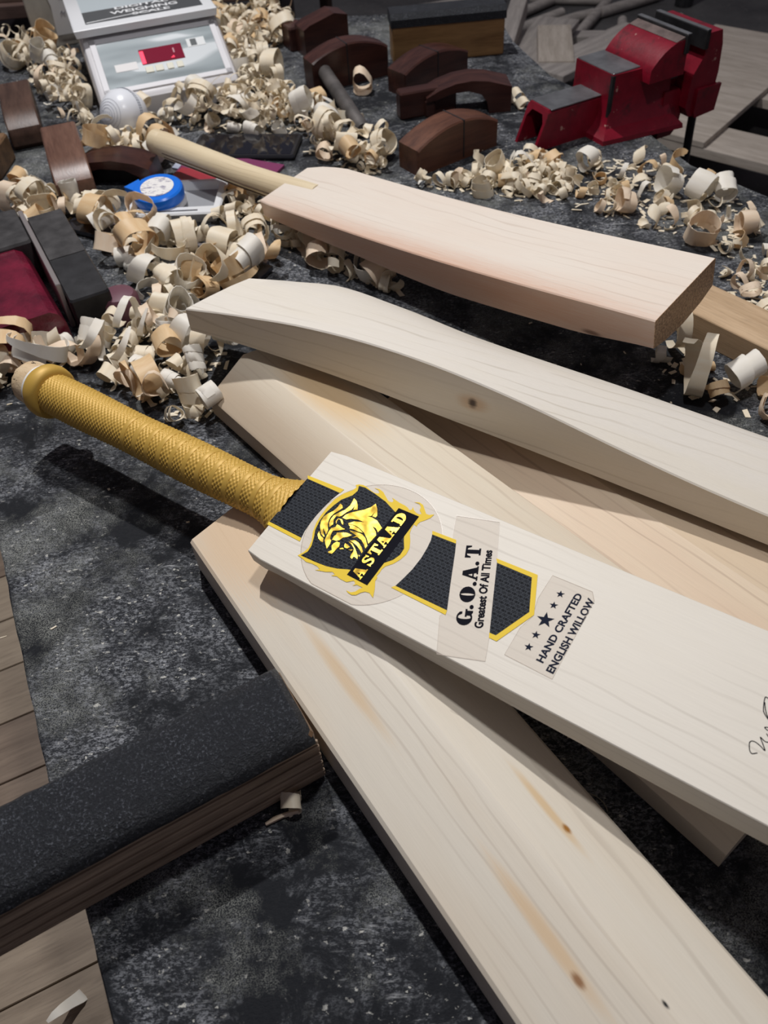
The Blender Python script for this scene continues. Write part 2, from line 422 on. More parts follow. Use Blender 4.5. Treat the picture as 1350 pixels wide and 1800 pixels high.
def grip_r(x):
    base = .0185+.0006*math.sin(x*40)
    fl_ = max(0, (x+.045)/.045)
    return base+.0125*fl_**2.2, base-.0005+.0015*fl_**2
bands = [-.018-.0158*i for i in range(12)]
NTH, NX = 150, 330
V = []; Fc = []
for i in range(NX+1):
    x = -.3125+.3125*i/NX
    ry, rz = grip_r(x)
    band = any(abs(x-b) < .0026 for b in bands)
    for j in range(NTH):
        th = 2*math.pi*j/NTH
        u = 25*j/NTH+x/.0042; v_ = 25*j/NTH-x/.0042
        tr = (abs((u % 1)-.5)+abs((v_ % 1)-.5))
        k = 0 if band else .0012*min(1, max(0, (.64-tr)/.5))
        V.append((x, (ry+k)*math.cos(th), -.0172+(rz+k)*math.sin(th)))
for i in range(NX):
    for j in range(NTH):
        Fc.append((i*NTH+j, i*NTH+(j+1) % NTH, (i+1)*NTH+(j+1) % NTH, (i+1)*NTH+j))
grip = mesh_obj('grip', [hb(p) for p in V], Fc, GOLDR, ab, 60)
for b in bands:
    L = []
    for dx, k in ((-.0030, -.0004), (-.0025, .0005), (-.0012, .0008), (.0012, .0008), (.0025, .0005), (.0030, -.0004)):
        ry, rz = grip_r(b+dx)
        L.append([(b+dx, (ry+k)*math.cos(2*math.pi*j/64), -.0172+(rz+k)*math.sin(2*math.pi*j/64)) for j in range(64)])
    MB().poly_loft([[hb(p) for p in l] for l in L], False).build('grip_band', GOLDR, grip, 40)
q = MB().lathe([(.0185, -.308), (.0225, -.3085), (.0248, -.3115), (.0256, -.3165), (.0250, -.3215), (.0232, -.3245), (.019, -.3255)], 48, 'X'); q.v = [hb((x, y, z-.0172)) for x, y, z in q.v]
q.build('grip_roll', GOLDR, ab, 50)
q = MB().lathe([(.0195, -.324), (.0212, -.3248), (.0214, -.329), (.0195, -.3298)], 40, 'X'); q.v = [hb((x, y, z-.0172)) for x, y, z in q.v]
q.build('white_binding', flat('white_tape', (.8, .79, .76), .6), ab, 40)
q = MB().lathe([(.0185, -.329), (.0208, -.3298), (.0210, -.337), (.0205, -.345), (.019, -.3475), (.010, -.3482)], 40, 'X')
q.v = [hb((x+rnd.uniform(-.0006, .0006), y*(1+rnd.uniform(-.012, .012)), z*(1+rnd.uniform(-.012, .012))-.0172)) for x, y, z in q.v]
t = NT('cork_end'); v = t.obj(); f = t.rng(t.noise(t.map(v, (1, 2.2, 2.2)), 130, 3, .7), .60, .66)
t.bump(t.noise(v, 300, 3), .5, .001)
q.build('handle_top', t.out(t.mix(f, t.mix(t.rng(t.noise(v, 70, 3), .35, .65), (.60, .43, .25), (.74, .58, .38)), (.05, .03, .015)), .7), ab, 50)

# stickers ------------------------------------------------------------
LOGO = {}
LOGO['panel1']=[(-0.4,22.1),(32,22.3),(30,14.6),(28.9,5.7),(28.2,-3.5),(28.4,-11.6),(29,-18.9),(30.8,-26),(-1.6,-25.4),(-1.1,-1.1)]
LOGO['stripe1a']=[(-2.2,24.4),(33.2,25.9),(32.3,21.8),(-0,21.7)]
LOGO['stripe1b']=[(-2,-25),(30.8,-25.4),(31.6,-28.4),(-1.5,-27.7)]
LOGO['panel2']=[(116.8,21.9),(136.2,22.7),(139.9,15.3),(149.2,-4.9),(159.4,-26.3),(138.3,-26.6),(117.2,-26.7),(118.8,-19.4),(120.4,-9.7),(120.8,1),(120,9.6),(118.8,16.7)]
LOGO['stripe2a']=[(115.3,24.2),(134.7,25.3),(136.3,22.5),(116.8,21.5)]
LOGO['stripe2b']=[(117.1,-26.5),(159.3,-25.9),(160.1,-29.2),(115.4,-28.9)]
LOGO['panel3']=[(169.5,22.4),(196.4,22.7),(207.7,-1),(197.1,-26.7),(192.6,-26.9),(181,-2.3)]
LOGO['stripe3']=[(167.6,24.8),(198.7,26),(211.2,-1.8),(199.5,-29.9),(194,-30),(192.3,-26.8),(197,-26.5),(207.5,-1.4),(196.3,22.4),(170,21.9)]
LOGO['gold']=[(38.8,33.5),(40.8,35.2),(44.4,36.2),(47.8,35.9),(51.8,34.7),(56.6,33.8),(59.1,34.3),(60.2,35.6),(57.6,37.4),(53.9,37.6),(58.2,38.5),(62.4,37.4),(66.2,35),(71,32),(74.1,32.4),(74.1,34.3),(71.5,36.1),(75.9,35.2),(80.1,34.5),(84.2,34.3),(87.4,33.6),(89.9,32.2),(91.3,33.6),(90.5,35.9),(92.9,33.7),(96.1,32.3),(98.8,32.2),(99.9,33.4),(96.7,35.6),(96.1,38.3),(93.5,40.3),(89,40),(92.7,41.5),(96.5,40.7),(99.7,37.8),(102.9,34.9),(105.4,35),(108.6,37.1),(107.8,33.3),(105.2,29.4),(103,26.8),(102.4,24.7),(102.7,22.3),(100.1,22.9),(100.4,19),(101.6,15.2),(105.8,9.5),(108.8,3.9),(109.5,-1.3),(108.2,-6.9),(105.5,-12.4),(101.9,-16.4),(100.9,-19.7),(101.2,-22.9),(100.8,-25.9),(102.1,-26.9),(102.3,-29.9),(105.5,-34.9),(108.8,-41.8),(104.1,-39.7),(100.8,-40.4),(98.5,-42.6),(96.7,-45.6),(93.9,-47),(90.5,-46.8),(88.1,-45.8),(92.2,-45.6),(94.7,-43.6),(95.8,-40.7),(97.4,-38.5),(92.3,-38.6),(90,-40.7),(91,-38.5),(89.5,-37.4),(88.5,-36.9),(84.3,-40.3),(78.6,-40.3),(75.3,-39.7),(71.2,-41.2),(73.1,-39.1),(70.1,-38.2),(65.9,-40.4),(57.4,-43),(60.4,-40.9),(57.1,-39.6),(52.3,-39.6),(47.1,-40.5),(44,-39.7),(38,-38.9),(40.2,-34.8),(41.2,-30),(39.5,-23.9),(35.4,-17.1),(32.6,-9.5),(31.5,-1.6),(31.2,6.8),(32.2,15.3),(35.2,22.8),(39.7,28.3),(40.8,32.2)]
LOGO['shield']=[(41.7,34),(47.3,34.7),(58,33.1),(69.2,30.7),(81.8,25.8),(92.6,21.6),(97.3,14.6),(100.9,8.4),(105.4,2.2),(105.8,-3.7),(103.7,-9.5),(96.8,-17.8),(88,-28.3),(78.8,-31.3),(71.8,-34.3),(63,-36.5),(53,-37.4),(40.2,-37.9),(42.8,-32.8),(42.3,-27.5),(39.1,-20.3),(35.8,-14.4),(33.8,-6.3),(33.6,2),(35,10),(37.1,17),(42.6,24.3),(43.7,29.6)]
LOGO['banner']=[(81.7,30.1),(99.6,30.4),(99.3,-35.5),(81.1,-35.2)]
LOGO['film_goat']=[(123.5,43.8),(154.1,52.7),(168.1,25.3),(194.3,-30.2),(200.4,-45.5),(170.4,-56.4),(156.9,-31.7),(159.4,-26.3),(129.9,28.5)]
LOGO['film_hand']=[(207.4,30.4),(235.9,31.1),(240,25.4),(242.3,-36),(208.5,-35.7),(207.7,-14.1),(210.7,-3.5),(207.3,10.4)]
LION=[[(39.1,13.5),(41.4,12.8),(43.1,11),(41.7,7),(40.1,3.6),(39.6,0.1),(40.4,-3.4),(41.9,-6.5),(45.3,-10.6),(46.4,-14.4),(43,-12.3),(40.8,-10.2),(41.8,-12.3),(44.3,-14.8),(46.4,-16.3),(46.1,-17.1),(42.6,-15.7),(40,-13.2),(37.3,-10.1),(35.1,-6),(34.7,-2.3),(36,1.6),(38.2,5.3),(39.1,9)],
[(39.5,-14.1),(40.5,-17.4),(43.1,-19.9),(46.2,-21.2),(48.6,-21.2),(46.6,-18.1),(43.2,-17.3),(40.8,-15.4)],
[(45.6,22.4),(48.9,21.1),(52.3,18.1),(54.5,14.7),(51.7,13.2),(50.5,17.3),(50.3,12.6),(48.2,8.9),(46.9,5),(45.8,3.2),(43.3,2.6),(43.3,-0.7),(45.6,-4.6),(44.6,-8),(42.1,-5.1),(41.1,-1.8),(41.1,2.2),(43.3,6.5),(45.9,10.4),(47,15.5),(46.3,19.8)],
[(56.1,0.6),(60.7,1.6),(65.9,1),(70.6,-0.7),(66.9,-1.3),(62.3,-1.4),(59.2,-2),(58.8,-0.6)],
[(60.4,-3.6),(65.4,-2.3),(71,-2),(75.1,-3.7),(80.3,-8.5),(80.4,-11.2),(77.8,-9.1),(73.5,-6.4),(68.9,-5.6),(66,-8),(67.8,-4.9),(63.9,-4.3)],
[(65.8,-10.9),(68.9,-8.7),(72.7,-9.2),(77.1,-11.3),(80.2,-14),(80.3,-15.8),(77.2,-13.8),(72.8,-11.7),(69.3,-11)],
[(65.3,-11.8),(68.8,-11.8),(72.8,-14.1),(75.3,-15.9),(79.1,-18.8),(80.3,-21.3),(77.7,-20.5),(76.5,-20.8),(76.8,-22.8),(74.9,-22.5),(73.9,-20.3),(73.9,-17.2),(72.7,-14.8),(69.1,-13)],
[(46.4,-8.1),(48.8,-5.6),(48.3,-3.3),(50.7,-3.4),(54.3,-4.1),(56.5,-4),(54,-6.2),(51.8,-7.9),(49.1,-9.3),(49.3,-11.1),(50.2,-13.8),(51.5,-16.3),(53.2,-17),(54.2,-19.9),(54.6,-24.4),(51.5,-21.9),(48.5,-19.1),(47.8,-16.2),(46.7,-12.4)],
[(52.8,-9.3),(55.4,-8),(59.3,-6.1),(64.5,-5.9),(62.1,-9),(59.7,-10.6),(58.6,-13.9),(56.8,-15.5),(54.1,-15.9),(53.4,-16.5),(52.7,-13.2),(53.4,-10.9)],
[(47.5,-3.1),(45.6,-1.4),(45.8,1.6),(49,2.2),(51.6,0.3),(52.8,-1.7),(51.2,-1.2),(48.8,0.8),(46.6,1.3),(46.5,-1)],
[(56.4,-18.1),(57.7,-15.9),(60.2,-15.6),(61.8,-18.5),(61.2,-21.3),(61.1,-24.4),(60.7,-26.2),(57.7,-26.8),(57,-25.9),(58.9,-23.7),(56.3,-20.7)],
[(64.1,-14.2),(66.5,-14.3),(69.3,-15.3),(68.1,-17.2),(65.9,-17.4),(64.5,-15.9)],
[(63,-19.8),(64.8,-18.2),(66.3,-18.7),(63.9,-20.2)],
[(69.6,-17.6),(72.5,-16.1),(71.9,-17.7)],
[(78.9,-17.7),(80.6,-18.1),(80.3,-18.9)],
[(48.5,3.5),(49,6.7),(51.3,10.1),(55.1,13.5),(59.4,17.2),(62.3,20.9),(63.2,23.6),(63.9,25.5),(67.7,22),(71.2,17),(71.2,15.1),(68.3,14.8),(67.6,19.3),(67.4,14.7),(64.4,13.1),(68.8,13.7),(74,13.1),(81,9.3),(80.4,4.9),(76.8,7.2),(73.6,7.4),(78.7,4.5),(80.8,1.9),(80.4,-2.7),(79.8,-6.6),(76.2,-3.4),(71.1,-0.1),(65.8,1.7),(60.7,2.1),(55.3,1),(58.7,4.8),(66.3,7.7),(60.3,7.4),(54.7,5.6),(52,3.5)]]
SIGN=[[(359.8,-20.3),(358.8,-21.2),(357.6,-22),(356.3,-21.3),(355.2,-19.4),(354.4,-17.1),(354.5,-15.8),(355.5,-15),(357.3,-14.9),(359.9,-15.7),(362.8,-17),(361,-14.5),(358.1,-10.9),(360.6,-11.9),(362.5,-11.6),(362.8,-9.6),(360.2,-7.4)],
[(361.1,-4.9),(359.6,-5.1),(358.1,-4.4),(358.8,-3.7),(361,-3.1)],
[(359.8,0.1),(357.1,1.8),(354.8,3.7),(353.7,5.7),(352.4,10.3),(352,13),(352.6,13.4),(353.5,13.2)],
[(352.9,9.9),(354.6,6.2),(356.6,3.1),(358.2,1.8)]]

GOLD = NT('gold_foil'); v = GOLD.obj(); GOLD.bump(GOLD.noise(v, 75, 1), .45, .004)
GOLD = GOLD.out(GOLD.mix(GOLD.rng(GOLD.noise(v, 120, 2), .35, .65), (.40, .25, .022), (.68, .48, .06)), .36, .5, .3)
YELL = flat('yellow_foil', (.82, .58, .045), .55, 0, .15)
def brick_mat():
    t = NT('black_brick_print'); v = t.obj()
    d = t.n('ShaderNodeTexBrick'); t.l(t.map(v, (1, 1, 1), (.0013, 0, 0)), d.inputs['Vector'])
    d.offset = .5; d.inputs['Scale'].default_value = 1.; d.inputs['Mortar Size'].default_value = .00034
    d.inputs['Brick Width'].default_value = .0044; d.inputs['Row Height'].default_value = .0024; d.inputs['Mortar Smooth'].default_value = .2
    e = t.n('ShaderNodeTexBrick'); t.l(t.map(v, (1, 1, 1), (0, .0012, 0)), e.inputs['Vector'])
    e.offset = .25; e.inputs['Scale'].default_value = 1.; e.inputs['Mortar Size'].default_value = .00030
    e.inputs['Brick Width'].default_value = .0022; e.inputs['Row Height'].default_value = .0048; e.inputs['Mortar Smooth'].default_value = .2
    f = t.math('MAXIMUM', d.outputs['Fac'], t.math('MULTIPLY', e.outputs['Fac'], .6))
    t.bump(f, .3, .0004)
    return t.out(t.mix(t.math('MULTIPLY', f, .24), (.004, .005, .008), (.17, .19, .22)), .6, 0, .09)
BRICKP = brick_mat(); INK = flat('black_ink', (.008, .008, .013), .7, 0, .05); NAVY = flat('navy_ink', (.014, .018, .034), .7, 0, .05)
FILM = NT('clear_film'); FILM.out((.74, .645, .55), .6, 0, .12); FILM.b.inputs['Alpha'].default_value = .20; FILM = FILM.m
FILM2 = NT('film_edge'); FILM2.out((.40, .31, .23), .3); FILM2.b.inputs['Alpha'].default_value = .6; FILM2 = FILM2.m
def ring(poly, w_):
    out = []
    n = len(poly); cx = sum(p[0] for p in poly)/n; cy = sum(p[1] for p in poly)/n
    inner = []
    for x, y in poly:
        L = math.hypot(x-cx, y-cy); inner.append((x-(x-cx)/L*w_, y-(y-cy)/L*w_))
    return poly, inner
circ = [(80+52.5*math.cos(2*math.pi*i/72), max(-53.2, min(53.2, -4+52.5*math.sin(2*math.pi*i/72)))) for i in range(72)]
emb = empty('emblem_sticker'); emb.parent = ab
gst = empty('slogan_sticker'); gst.parent = ab
hst = empty('willow_sticker'); hst.parent = ab
for nm, p, par in (('film', circ, emb), ('film', LOGO['film_goat'], gst), ('film', LOGO['film_hand'], hst)):
    plates(nm, [p], .00006, .00005, FILM, par)
    o_, i_ = ring(p, .38); plates('film_edge', [o_], .00010, .00005, FILM2, par, {0: [i_]})
stp = empty('stripe_sticker'); stp.parent = ab
for nm in ('panel1', 'panel2', 'panel3'): plates('brick_panel', [LOGO[nm]], .00016, .00012, BRICKP, stp)
for nm in ('stripe1a', 'stripe1b', 'stripe2a', 'stripe2b', 'stripe3'): plates('yellow_border', [LOGO[nm]], .00018, .00016, YELL, stp)
plates('flame_shield', [LOGO['gold']], .00016, .00010, YELL, emb)
o_ = LOGO['gold']
plates('black_shield', [LOGO['shield']], .00026, .00012, BRICKP, emb)
plates('name_banner', [LOGO['banner']], .00038, .00012, INK, emb)
lion = plates('lion_head', LION, .00038, .0005, GOLD, emb)
# serif capitals, unit cell (x right, y up)
def arc(cx, cy, rx, ry, a0, a1, n=10): return [(cx+rx*math.cos(math.radians(a0+(a1-a0)*i/n)), cy+ry*math.sin(math.radians(a0+(a1-a0)*i/n))) for i in range(n+1)]
GL = {
 'A': ([[(0, 0), (.30, 0), (.30, .10), (.23, .10), (.27, .26), (.50, .26), (.53, .10), (.45, .10), (.45, 0), (1, 0), (1, .10), (.92, .10), (.64, 1), (.36, 1), (.09, .10), (0, .10)]], {0: [[(.31, .36), (.48, .36), (.40, .66)]]}),
 'T': ([[(.22, 0), (.78, 0), (.78, .12), (.66, .12), (.66, .88), (.80, .86), (.90, .62), (1, .62), (1, 1), (0, 1), (0, .62), (.10, .62), (.20, .86), (.34, .88), (.34, .12), (.22, .12)]], {}),
 'S': ([[(.02, 0), (.12, 0), (.16, .06)]+arc(.52, .27, .46, .28, -120, 60, 8)+[(.45, .66), (.35, .74), (.38, .84), (.52, .88), (.74, .82), (.84, .66), (.94, .66), (.94, 1), (.86, 1), (.82, .95)]+arc(.48, .74, .44, .27, 60, 235, 8)+[(.58, .38), (.66, .28), (.60, .16), (.44, .12), (.24, .20), (.12, .36), (.02, .36)]], {}),
 'D': ([[(0, 0), (.45, 0)]+arc(.48, .5, .50, .5, -85, 85, 10)+[(.45, 1), (0, 1), (0, .88), (.10, .88), (.10, .12), (0, .12)]], {0: [[(.42, .14)]+arc(.46, .5, .16, .34, -80, 80, 6)+[(.42, .86)]]}),
 'G': ([arc(.46, .5, .46, .50, 38, 300, 14)+[(.72, .06), (.78, 0), (.90, 0), (.90, .36), (1, .36), (1, .48), (.52, .48), (.52, .36), (.60, .36), (.60, .18)]+arc(.48, .5, .10, .40, 270, 90, 8)[0:9]+[(.60, .86), (.70, .66), (.84, .66)]], {}),
 'O': ([arc(.5, .5, .5, .5, 0, 342, 18)], {0: [arc(.5, .5, .075, .43, 0, 336, 14)]}),
 '.': ([arc(.5, .13, .5, .13, 0, 330, 11)], {}),
}
def letters(name, spec, z, th, mat, par):
    """spec: (glyph, origin (t,s) mm, right unit, up unit, w, h)"""
    for (g, o, r, u, w_, h_) in spec:
        polys, holes = GL[g]
        def cv(p): return [(o[0]+r[0]*x*w_+u[0]*y*h_, o[1]+r[1]*x*w_+u[1]*y*h_) for x, y in p]
        plates(name, [cv(p) for p in polys], z, th, mat, par, {k: [cv(q) for q in v] for k, v in holes.items()})
sp = []
for g, s0, w_ in (('A', -34.3, 9.4), ('S', -22.2, 7.4), ('T', -13.4, 9.2), ('A', -4.4, 9.8), ('A', 5.6, 10.2), ('D', 17.2, 10.2)):
    sp.append((g, (92.6, s0), (0, 1), (-1, 0), w_, 8.9))
letters('letter', sp, .0005, .0004, GOLD, emb)
ru = Vector((-21.4, 46.8)).normalized(); uu = Vector((-ru.y, ru.x))
o0 = Vector((178.7, -26.4))
sp = []
for g, k, w_ in (('G', -1.7, 12.2), ('.', 10.5, 3.3), ('O', 15.6, 12.2), ('.', 28.5, 3.3), ('A', 32.6, 11.6), ('.', 44.8, 3.3), ('T', 51.0, 10.0)):
    p = o0+ru*k; sp.append((g, (p.x, p.y), tuple(ru), tuple(uu), w_, 10.7))
letters('letter', sp, .00012, .0001, INK, gst)
def font_text(name, body, origin, right, width, height, mat, par, bold=.012, M0=None, z=.00013):
    c = bpy.data.curves.new(name, 'FONT'); c.body = body; c.size = 1.; c.offset = bold; c.resolution_u = 3
    o = bpy.data.objects.new(name, c); COL.objects.link(o)
    bpy.context.view_layer.update()
    me = bpy.data.meshes.new_from_object(o.evaluated_get(bpy.context.evaluated_depsgraph_get()))
    bpy.data.objects.remove(o)
    xs = [v.co.x for v in me.vertices]; ys = [v.co.y for v in me.vertices]; x0, x1 = min(xs), max(xs)
    capy = .72
    r = Vector(right).normalized(); u = Vector((-r.y, r.x)); ox, oy = origin
    for v in me.vertices:
        a_ = (v.co.x-x0)/(x1-x0)*width; b_ = v.co.y/capy*height
        v.co = ((ox+r.x*a_+u.x*b_)/1000, (oy+r.y*a_+u.y*b_)/1000, z)
    me.materials.clear(); me.materials.append(mat)
    q = bpy.data.objects.new(name, me); COL.objects.link(q); q.parent = par
    return q
font_text('lettering', 'Greatest Of All Times', (186.9, -26.2), (-25.4, 55.8), 61., 5.6, INK, gst, .040)
font_text('lettering', 'HAND CRAFTED', (232.2, -29.3), (-.6, 55), 55., 4.8, NAVY, hst, .034)
font_text('lettering', 'ENGLISH WILLOW', (241.0, -32.6), (-.6, 56), 58.5, 5.0, NAVY, hst, .034)
for (c0, R) in (((218.7, 19.8), 2.9), ((218.8, 10.4), 2.9), ((219.2, -1.6), 5.9), ((219.1, -13.9), 3.0), ((219.3, -23.6), 3.0)):
    st = []
    for i in range(10):
        a_ = math.pi*i/5; r_ = R if i % 2 == 0 else R*.40
        st.append((c0[0]-r_*math.cos(a_), c0[1]+r_*math.sin(a_)))
    plates('star', [st], .00013, .00006, NAVY, hst)
q = MB()
def ribbon(pts, wmm):
    out = []
    for (a_, b_) in zip(pts, pts[1:]):
        d = Vector((b_[0]-a_[0], b_[1]-a_[1]))
        if d.length < 1e-6: continue
        d.normalize(); n_ = Vector((-d.y, d.x))*wmm/2; e = d*wmm*.3
        out.append([(a_[0]+n_.x-e.x, a_[1]+n_.y-e.y), (b_[0]+n_.x+e.x, b_[1]+n_.y+e.y), (b_[0]-n_.x+e.x, b_[1]-n_.y+e.y), (a_[0]-n_.x-e.x, a_[1]-n_.y-e.y)])
    return out
def crom(p, n=4):
    out = []
    for i in range(len(p)-1):
        a_, b_, c_, d_ = [Vector(p[max(0, min(len(p)-1, i+k))]) for k in (-1, 0, 1, 2)]
        for j in range(n):
            t_ = j/n; out.append(tuple(.5*((2*b_)+(c_-a_)*t_+(2*a_-5*b_+4*c_-d_)*t_*t_+(3*b_-a_-3*c_+d_)*t_**3)))
    return out+[p[-1]]
sg = []
for l in SIGN: sg += ribbon(crom(l), .55)
plates('signature', sg, .00006, .00006, INK, ab)

# ------------------------------------------------------------------ grit wrapped block, lower corner
sb = tag(empty('sanding_block', mat=frame((-.056, .251, 0), (-.894, -.447, 0), (.447, -.894, 0))), 'long wooden block wrapped in black grit, overhanging the bench edge', 'block')
# local: x runs back along the block, y toward viewer is +, so the far side is negative y
wl = .36
MB().box(-.002, wl, -.059, -.002, 0, .062, .0025).build('wood_core', OAK, sb, 30)
q = MB()
for k in range(9):
    z = .003+k*.0058; q.box(-.0026, wl, -.0030+.0004*(k % 2), -.0008+.0007*(k % 2), z, z+.0045, .0007)
q.build('laminated_edge', dark_timber('laminate', (.16, .11, .075), (.55, .42, .30), .6, 6.), sb, 30)
prof = [(-.060, .03), (-.0615, .048), (-.060, .062), (-.054, .0695), (-.046, .072), (-.018, .0715), (-.009, .069), (-.003, .064), (.0005, .059), (.0010, .0555), (-.004, .0545), (-.056, .0295)]
loops = []
for i in range(47):
    x = -.0035+i*(wl+.0035)/46; k = rnd.uniform(-.0007, .0007)
    loops.append([(x+(.003 if i == 0 else 0), y+rnd.uniform(-.0005, .0005), z+k*.6+rnd.uniform(-.0004, .0004)+(-.004 if i == 0 and z > .063 else 0)) for y, z in prof])
MB().poly_loft(loops).build('grit_wrap', WRAP, sb, 60)

# ------------------------------------------------------------------ timber offcut under the far bat's toe
of = tag(empty('timber_offcut', mat=frame((.338, .716, 0), (.60, -.80, 0), (.80, .60, 0))), 'flat beige timber offcut propping the toe of the cane handled bat', 'offcut')
MB().box(-.02, .26, 0, .058, 0, .030, .001).build('board', BEIGE, of, 30)
q = MB(); q.box(.135, .1362, -.0004, .0002, 0, .0296); q.build('saw_mark', flat('saw_mark', (.12, .07, .035), .8), of)

# ------------------------------------------------------------------ bench vise
VM = frame((.256, 1.175, 0), (.9, .436, 0), (-.436, .9, 0))
RED = NT('red_enamel'); v = RED.obj(); f = RED.noise(v, 45, 5, .65)
c = RED.mix(RED.rng(f, .3, .7), (.145, .003, .012), (.22, .006, .020)); ch = RED.rng(RED.noise(RED.map(v, (1, 1, 1), (4, 2, 1)), 60, 4, .7), .655, .70)
c = RED.mix(ch, c, (.45, .26, .22)); c = RED.mix(RED.rng(RED.noise(RED.map(v, (1, 1, 1), (1, 7, 3)), 32, 5, .75), .56, .72, 0, .75), c, (.018, .010, .010)); RED.bump(f, .2, .002); RED = RED.out(c, .34, 0, .5)
STEEL = flat('grey_steel', (.20, .205, .215), .38, .6, .5, .25, 40); BLK = flat('blackened_steel', (.022, .022, .024), .45, .3, .5, .4, 60)
CHROME = flat('polished_steel', (.55, .55, .56), .12, 1.)
vi = tag(empty('bench_vise', mat=VM), 'red cast iron bench vise standing at the bench edge', 'vise')
q = MB(); yA, yB = -.002, .046          # hollow slide bar, open end facing the heap
def slide(x0, x1, s):  # U channel
    q.poly_loft([[(x, yA, 0), (x, yA+.005, 0), (x, yA+.005, .036), (x, yA+.012, .046), (x, yB-.012, .046), (x, yB-.005, .036), (x, yB-.005, 0), (x, yB, 0), (x, yB, .050), (x, yB-.003, .054), (x, yA+.003, .054), (x, yA, .050)] for x in (x0, x1)])
slide(.0, .12, 0)
q.v = [(x+(z*.40 if x < .01 else 0), y, z) for x, y, z in q.v]
q.build('slide_bar', RED, vi, 30)
MB().box(.024, .12, yA-.001, yB-.001, .0535, .0550, .0005).build('slide_plate', STEEL, vi)
q = MB().poly_loft([[(.112-f_, -.022-f_, z), (.215+f_*.5, -.030-f_*1.6, z), (.215+f_*.5, .062+f_, z), (.112-f_, .060+f_, z)] for z, f_ in ((0, .020), (.006, .019), (.016, .007), (.03, .0015), (.06, 0), (.086, 0))])
q.build('body', RED, vi, 30)
MB().box(.113, .166, -.021, .059, .0855, .0878, .0008).build('anvil_plate', STEEL, vi)
q = MB().prism([(.110, 0), (.1155, 0), (.1155, .085), (.1105, .085)], -.0235, -.019, 'Y'); q.build('worn_corner', BLK, vi)
horn = [(.160, .080), (.160, .0880)]+[(.160+.042*math.sin(math.radians(a_)), .0880+.030*(1-math.cos(math.radians(a_)))+.0*a_) for a_ in range(10, 91, 10)]+[(.214, .1185), (.220, .1185), (.220, .070)]
horn = [(.160, .070), (.160, .0875), (.165, .0935), (.172, .1005), (.180, .1065), (.189, .1115), (.198, .1150), (.203, .1160), (.221, .1165), (.223, .070)]
MB().prism(horn, -.044, .056, 'Y').build('fixed_jaw', RED, vi, 40)
MB().prism([(.199, .1158), (.214, .1200), (.216, .1175), (.203, .1140)], -.043, .055, 'Y').build('jaw_rim', flat('worn_rim', (.16, .12, .11), .5, .3, .5, .3), vi)
MB().box(.2145, .2225, -.047, .058, .098, .1235, .001).build('jaw_plate', BLK, vi)
MB().box(.2148, .2222, -.0465, .0575, .1232, .1242, .0003).build('jaw_plate_edge', STEEL, vi)
MB().prism([(.205, -.022), (.232, -.022), (.243, -.010), (.246, .026), (.232, .046), (.205, .046)], -.034, .05, 'Y').build('base_rear', RED, vi, 30)
# lower dark gap bar and moving jaw
MB().box(.20, .30, -.018, .042, .022, .056, .003).build('slide_bar_rear', RED, vi, 30)
MB().box(.219, .238, -.022, -.010, .056, .066, .001).build('slide_key', STEEL, vi)
mj = [(.2535, .1180), (.2535, .088), (.238, .064), (.237, .020), (.246, .006), (.282, .003), (.296, .012), (.300, .040), (.288, .046), (.289, .060), (.285, .098), (.279, .1180)]
MB().prism(mj, -.048, .054, 'Y').build('moving_jaw', RED, vi, 30)
MB().prism([(.252, .012), (.256, .003), (.294, .006), (.297, .044), (.252, .044)], -.052, -.047, 'Y').build('jaw_cheek', RED, vi, 30)
MB().box(.2465, .2545, -.051, .055, .098, .1235, .001).build('jaw_plate', BLK, vi)
MB().box(.2468, .2542, -.0505, .0545, .1232, .1242, .0003).build('jaw_plate_edge', STEEL, vi)
q = MB().lathe([(.004, .300), (.0135, .301), (.0155, .308), (.0155, .318), (.013, .324), (.006, .327)], 24, 'X'); q.v = [(x, y+.004, z+.012) for x, y, z in q.v]; q.build('screw_head', CHROME, vi, 40)
MB().tube([(.311, .004, .045), (.311, .004, .012), (.306, -.004, -.05), (.300, -.016, -.135)], .0065, 14).build('handle_bar', BLK, vi, 40)

# ------------------------------------------------------------------ weighing scale
WM = frame((-.395, 1.385, 0), (.957, .29, 0), (-.29, .957, 0))
WHITE = flat('scale_plastic', (.66, .645, .66), .32, 0, .5); WHITE2 = flat('pan_plastic', (.76, .77, .79), .3)
ws = tag(empty('weighing_scale', mat=WM), 'white electronic weighing scale with a lit red display, in the shavings', 'scale')
q = MB()
pr = [(0.0, .004), (-.004, .034), (.001, .0405), (.118, .0935), (.124, .0955), (.29, .0955), (.292, .004)]
loops = []
for x, k in ((-.004, .006), (0, .001), (.006, 0), (.214, 0), (.220, .001), (.224, .006)):
    loops.append([(x, y+(k if y < .15 else -k), z-(k if z > .03 else 0)) for y, z in pr])
q.poly_loft(loops).build('body', WHITE, ws, 35)
slope = frame((0, .0010, .0409), (1, 0, 0), Vector((0, .117, .053)))   # on the sloping fascia
sl = slope
def on_slope(qq): return qq.xf(sl)
SILV = NT('fascia_print'); v = SILV.obj(); c = SILV.ramp(SILV.noise(SILV.map(v, (5, 22, 22)), 1., 2, .5, .4), [(.30, (.17, .20, .21)), (.48, (.36, .41, .43)), (.56, (.42, .47, .49)), (.60, (.72, .76, .78))]); SILV = SILV.out(c, .22, .1, .6)
on_slope(MB().box(.018, .206, .014, .112, -.0002, .0012, .0005)).build('fascia', SILV, ws)
RIM = flat('fascia_rim', (.74, .73, .75), .3)
q = MB()
for x0, x1, y0, y1 in ((.008, .018, .004, .122), (.206, .216, .004, .122), (.008, .216, .004, .014), (.008, .216, .112, .122)): q.box(x0, x1, y0, y1, -.0003, .0022, .0009)
on_slope(q).build('fascia_rim', RIM, ws)
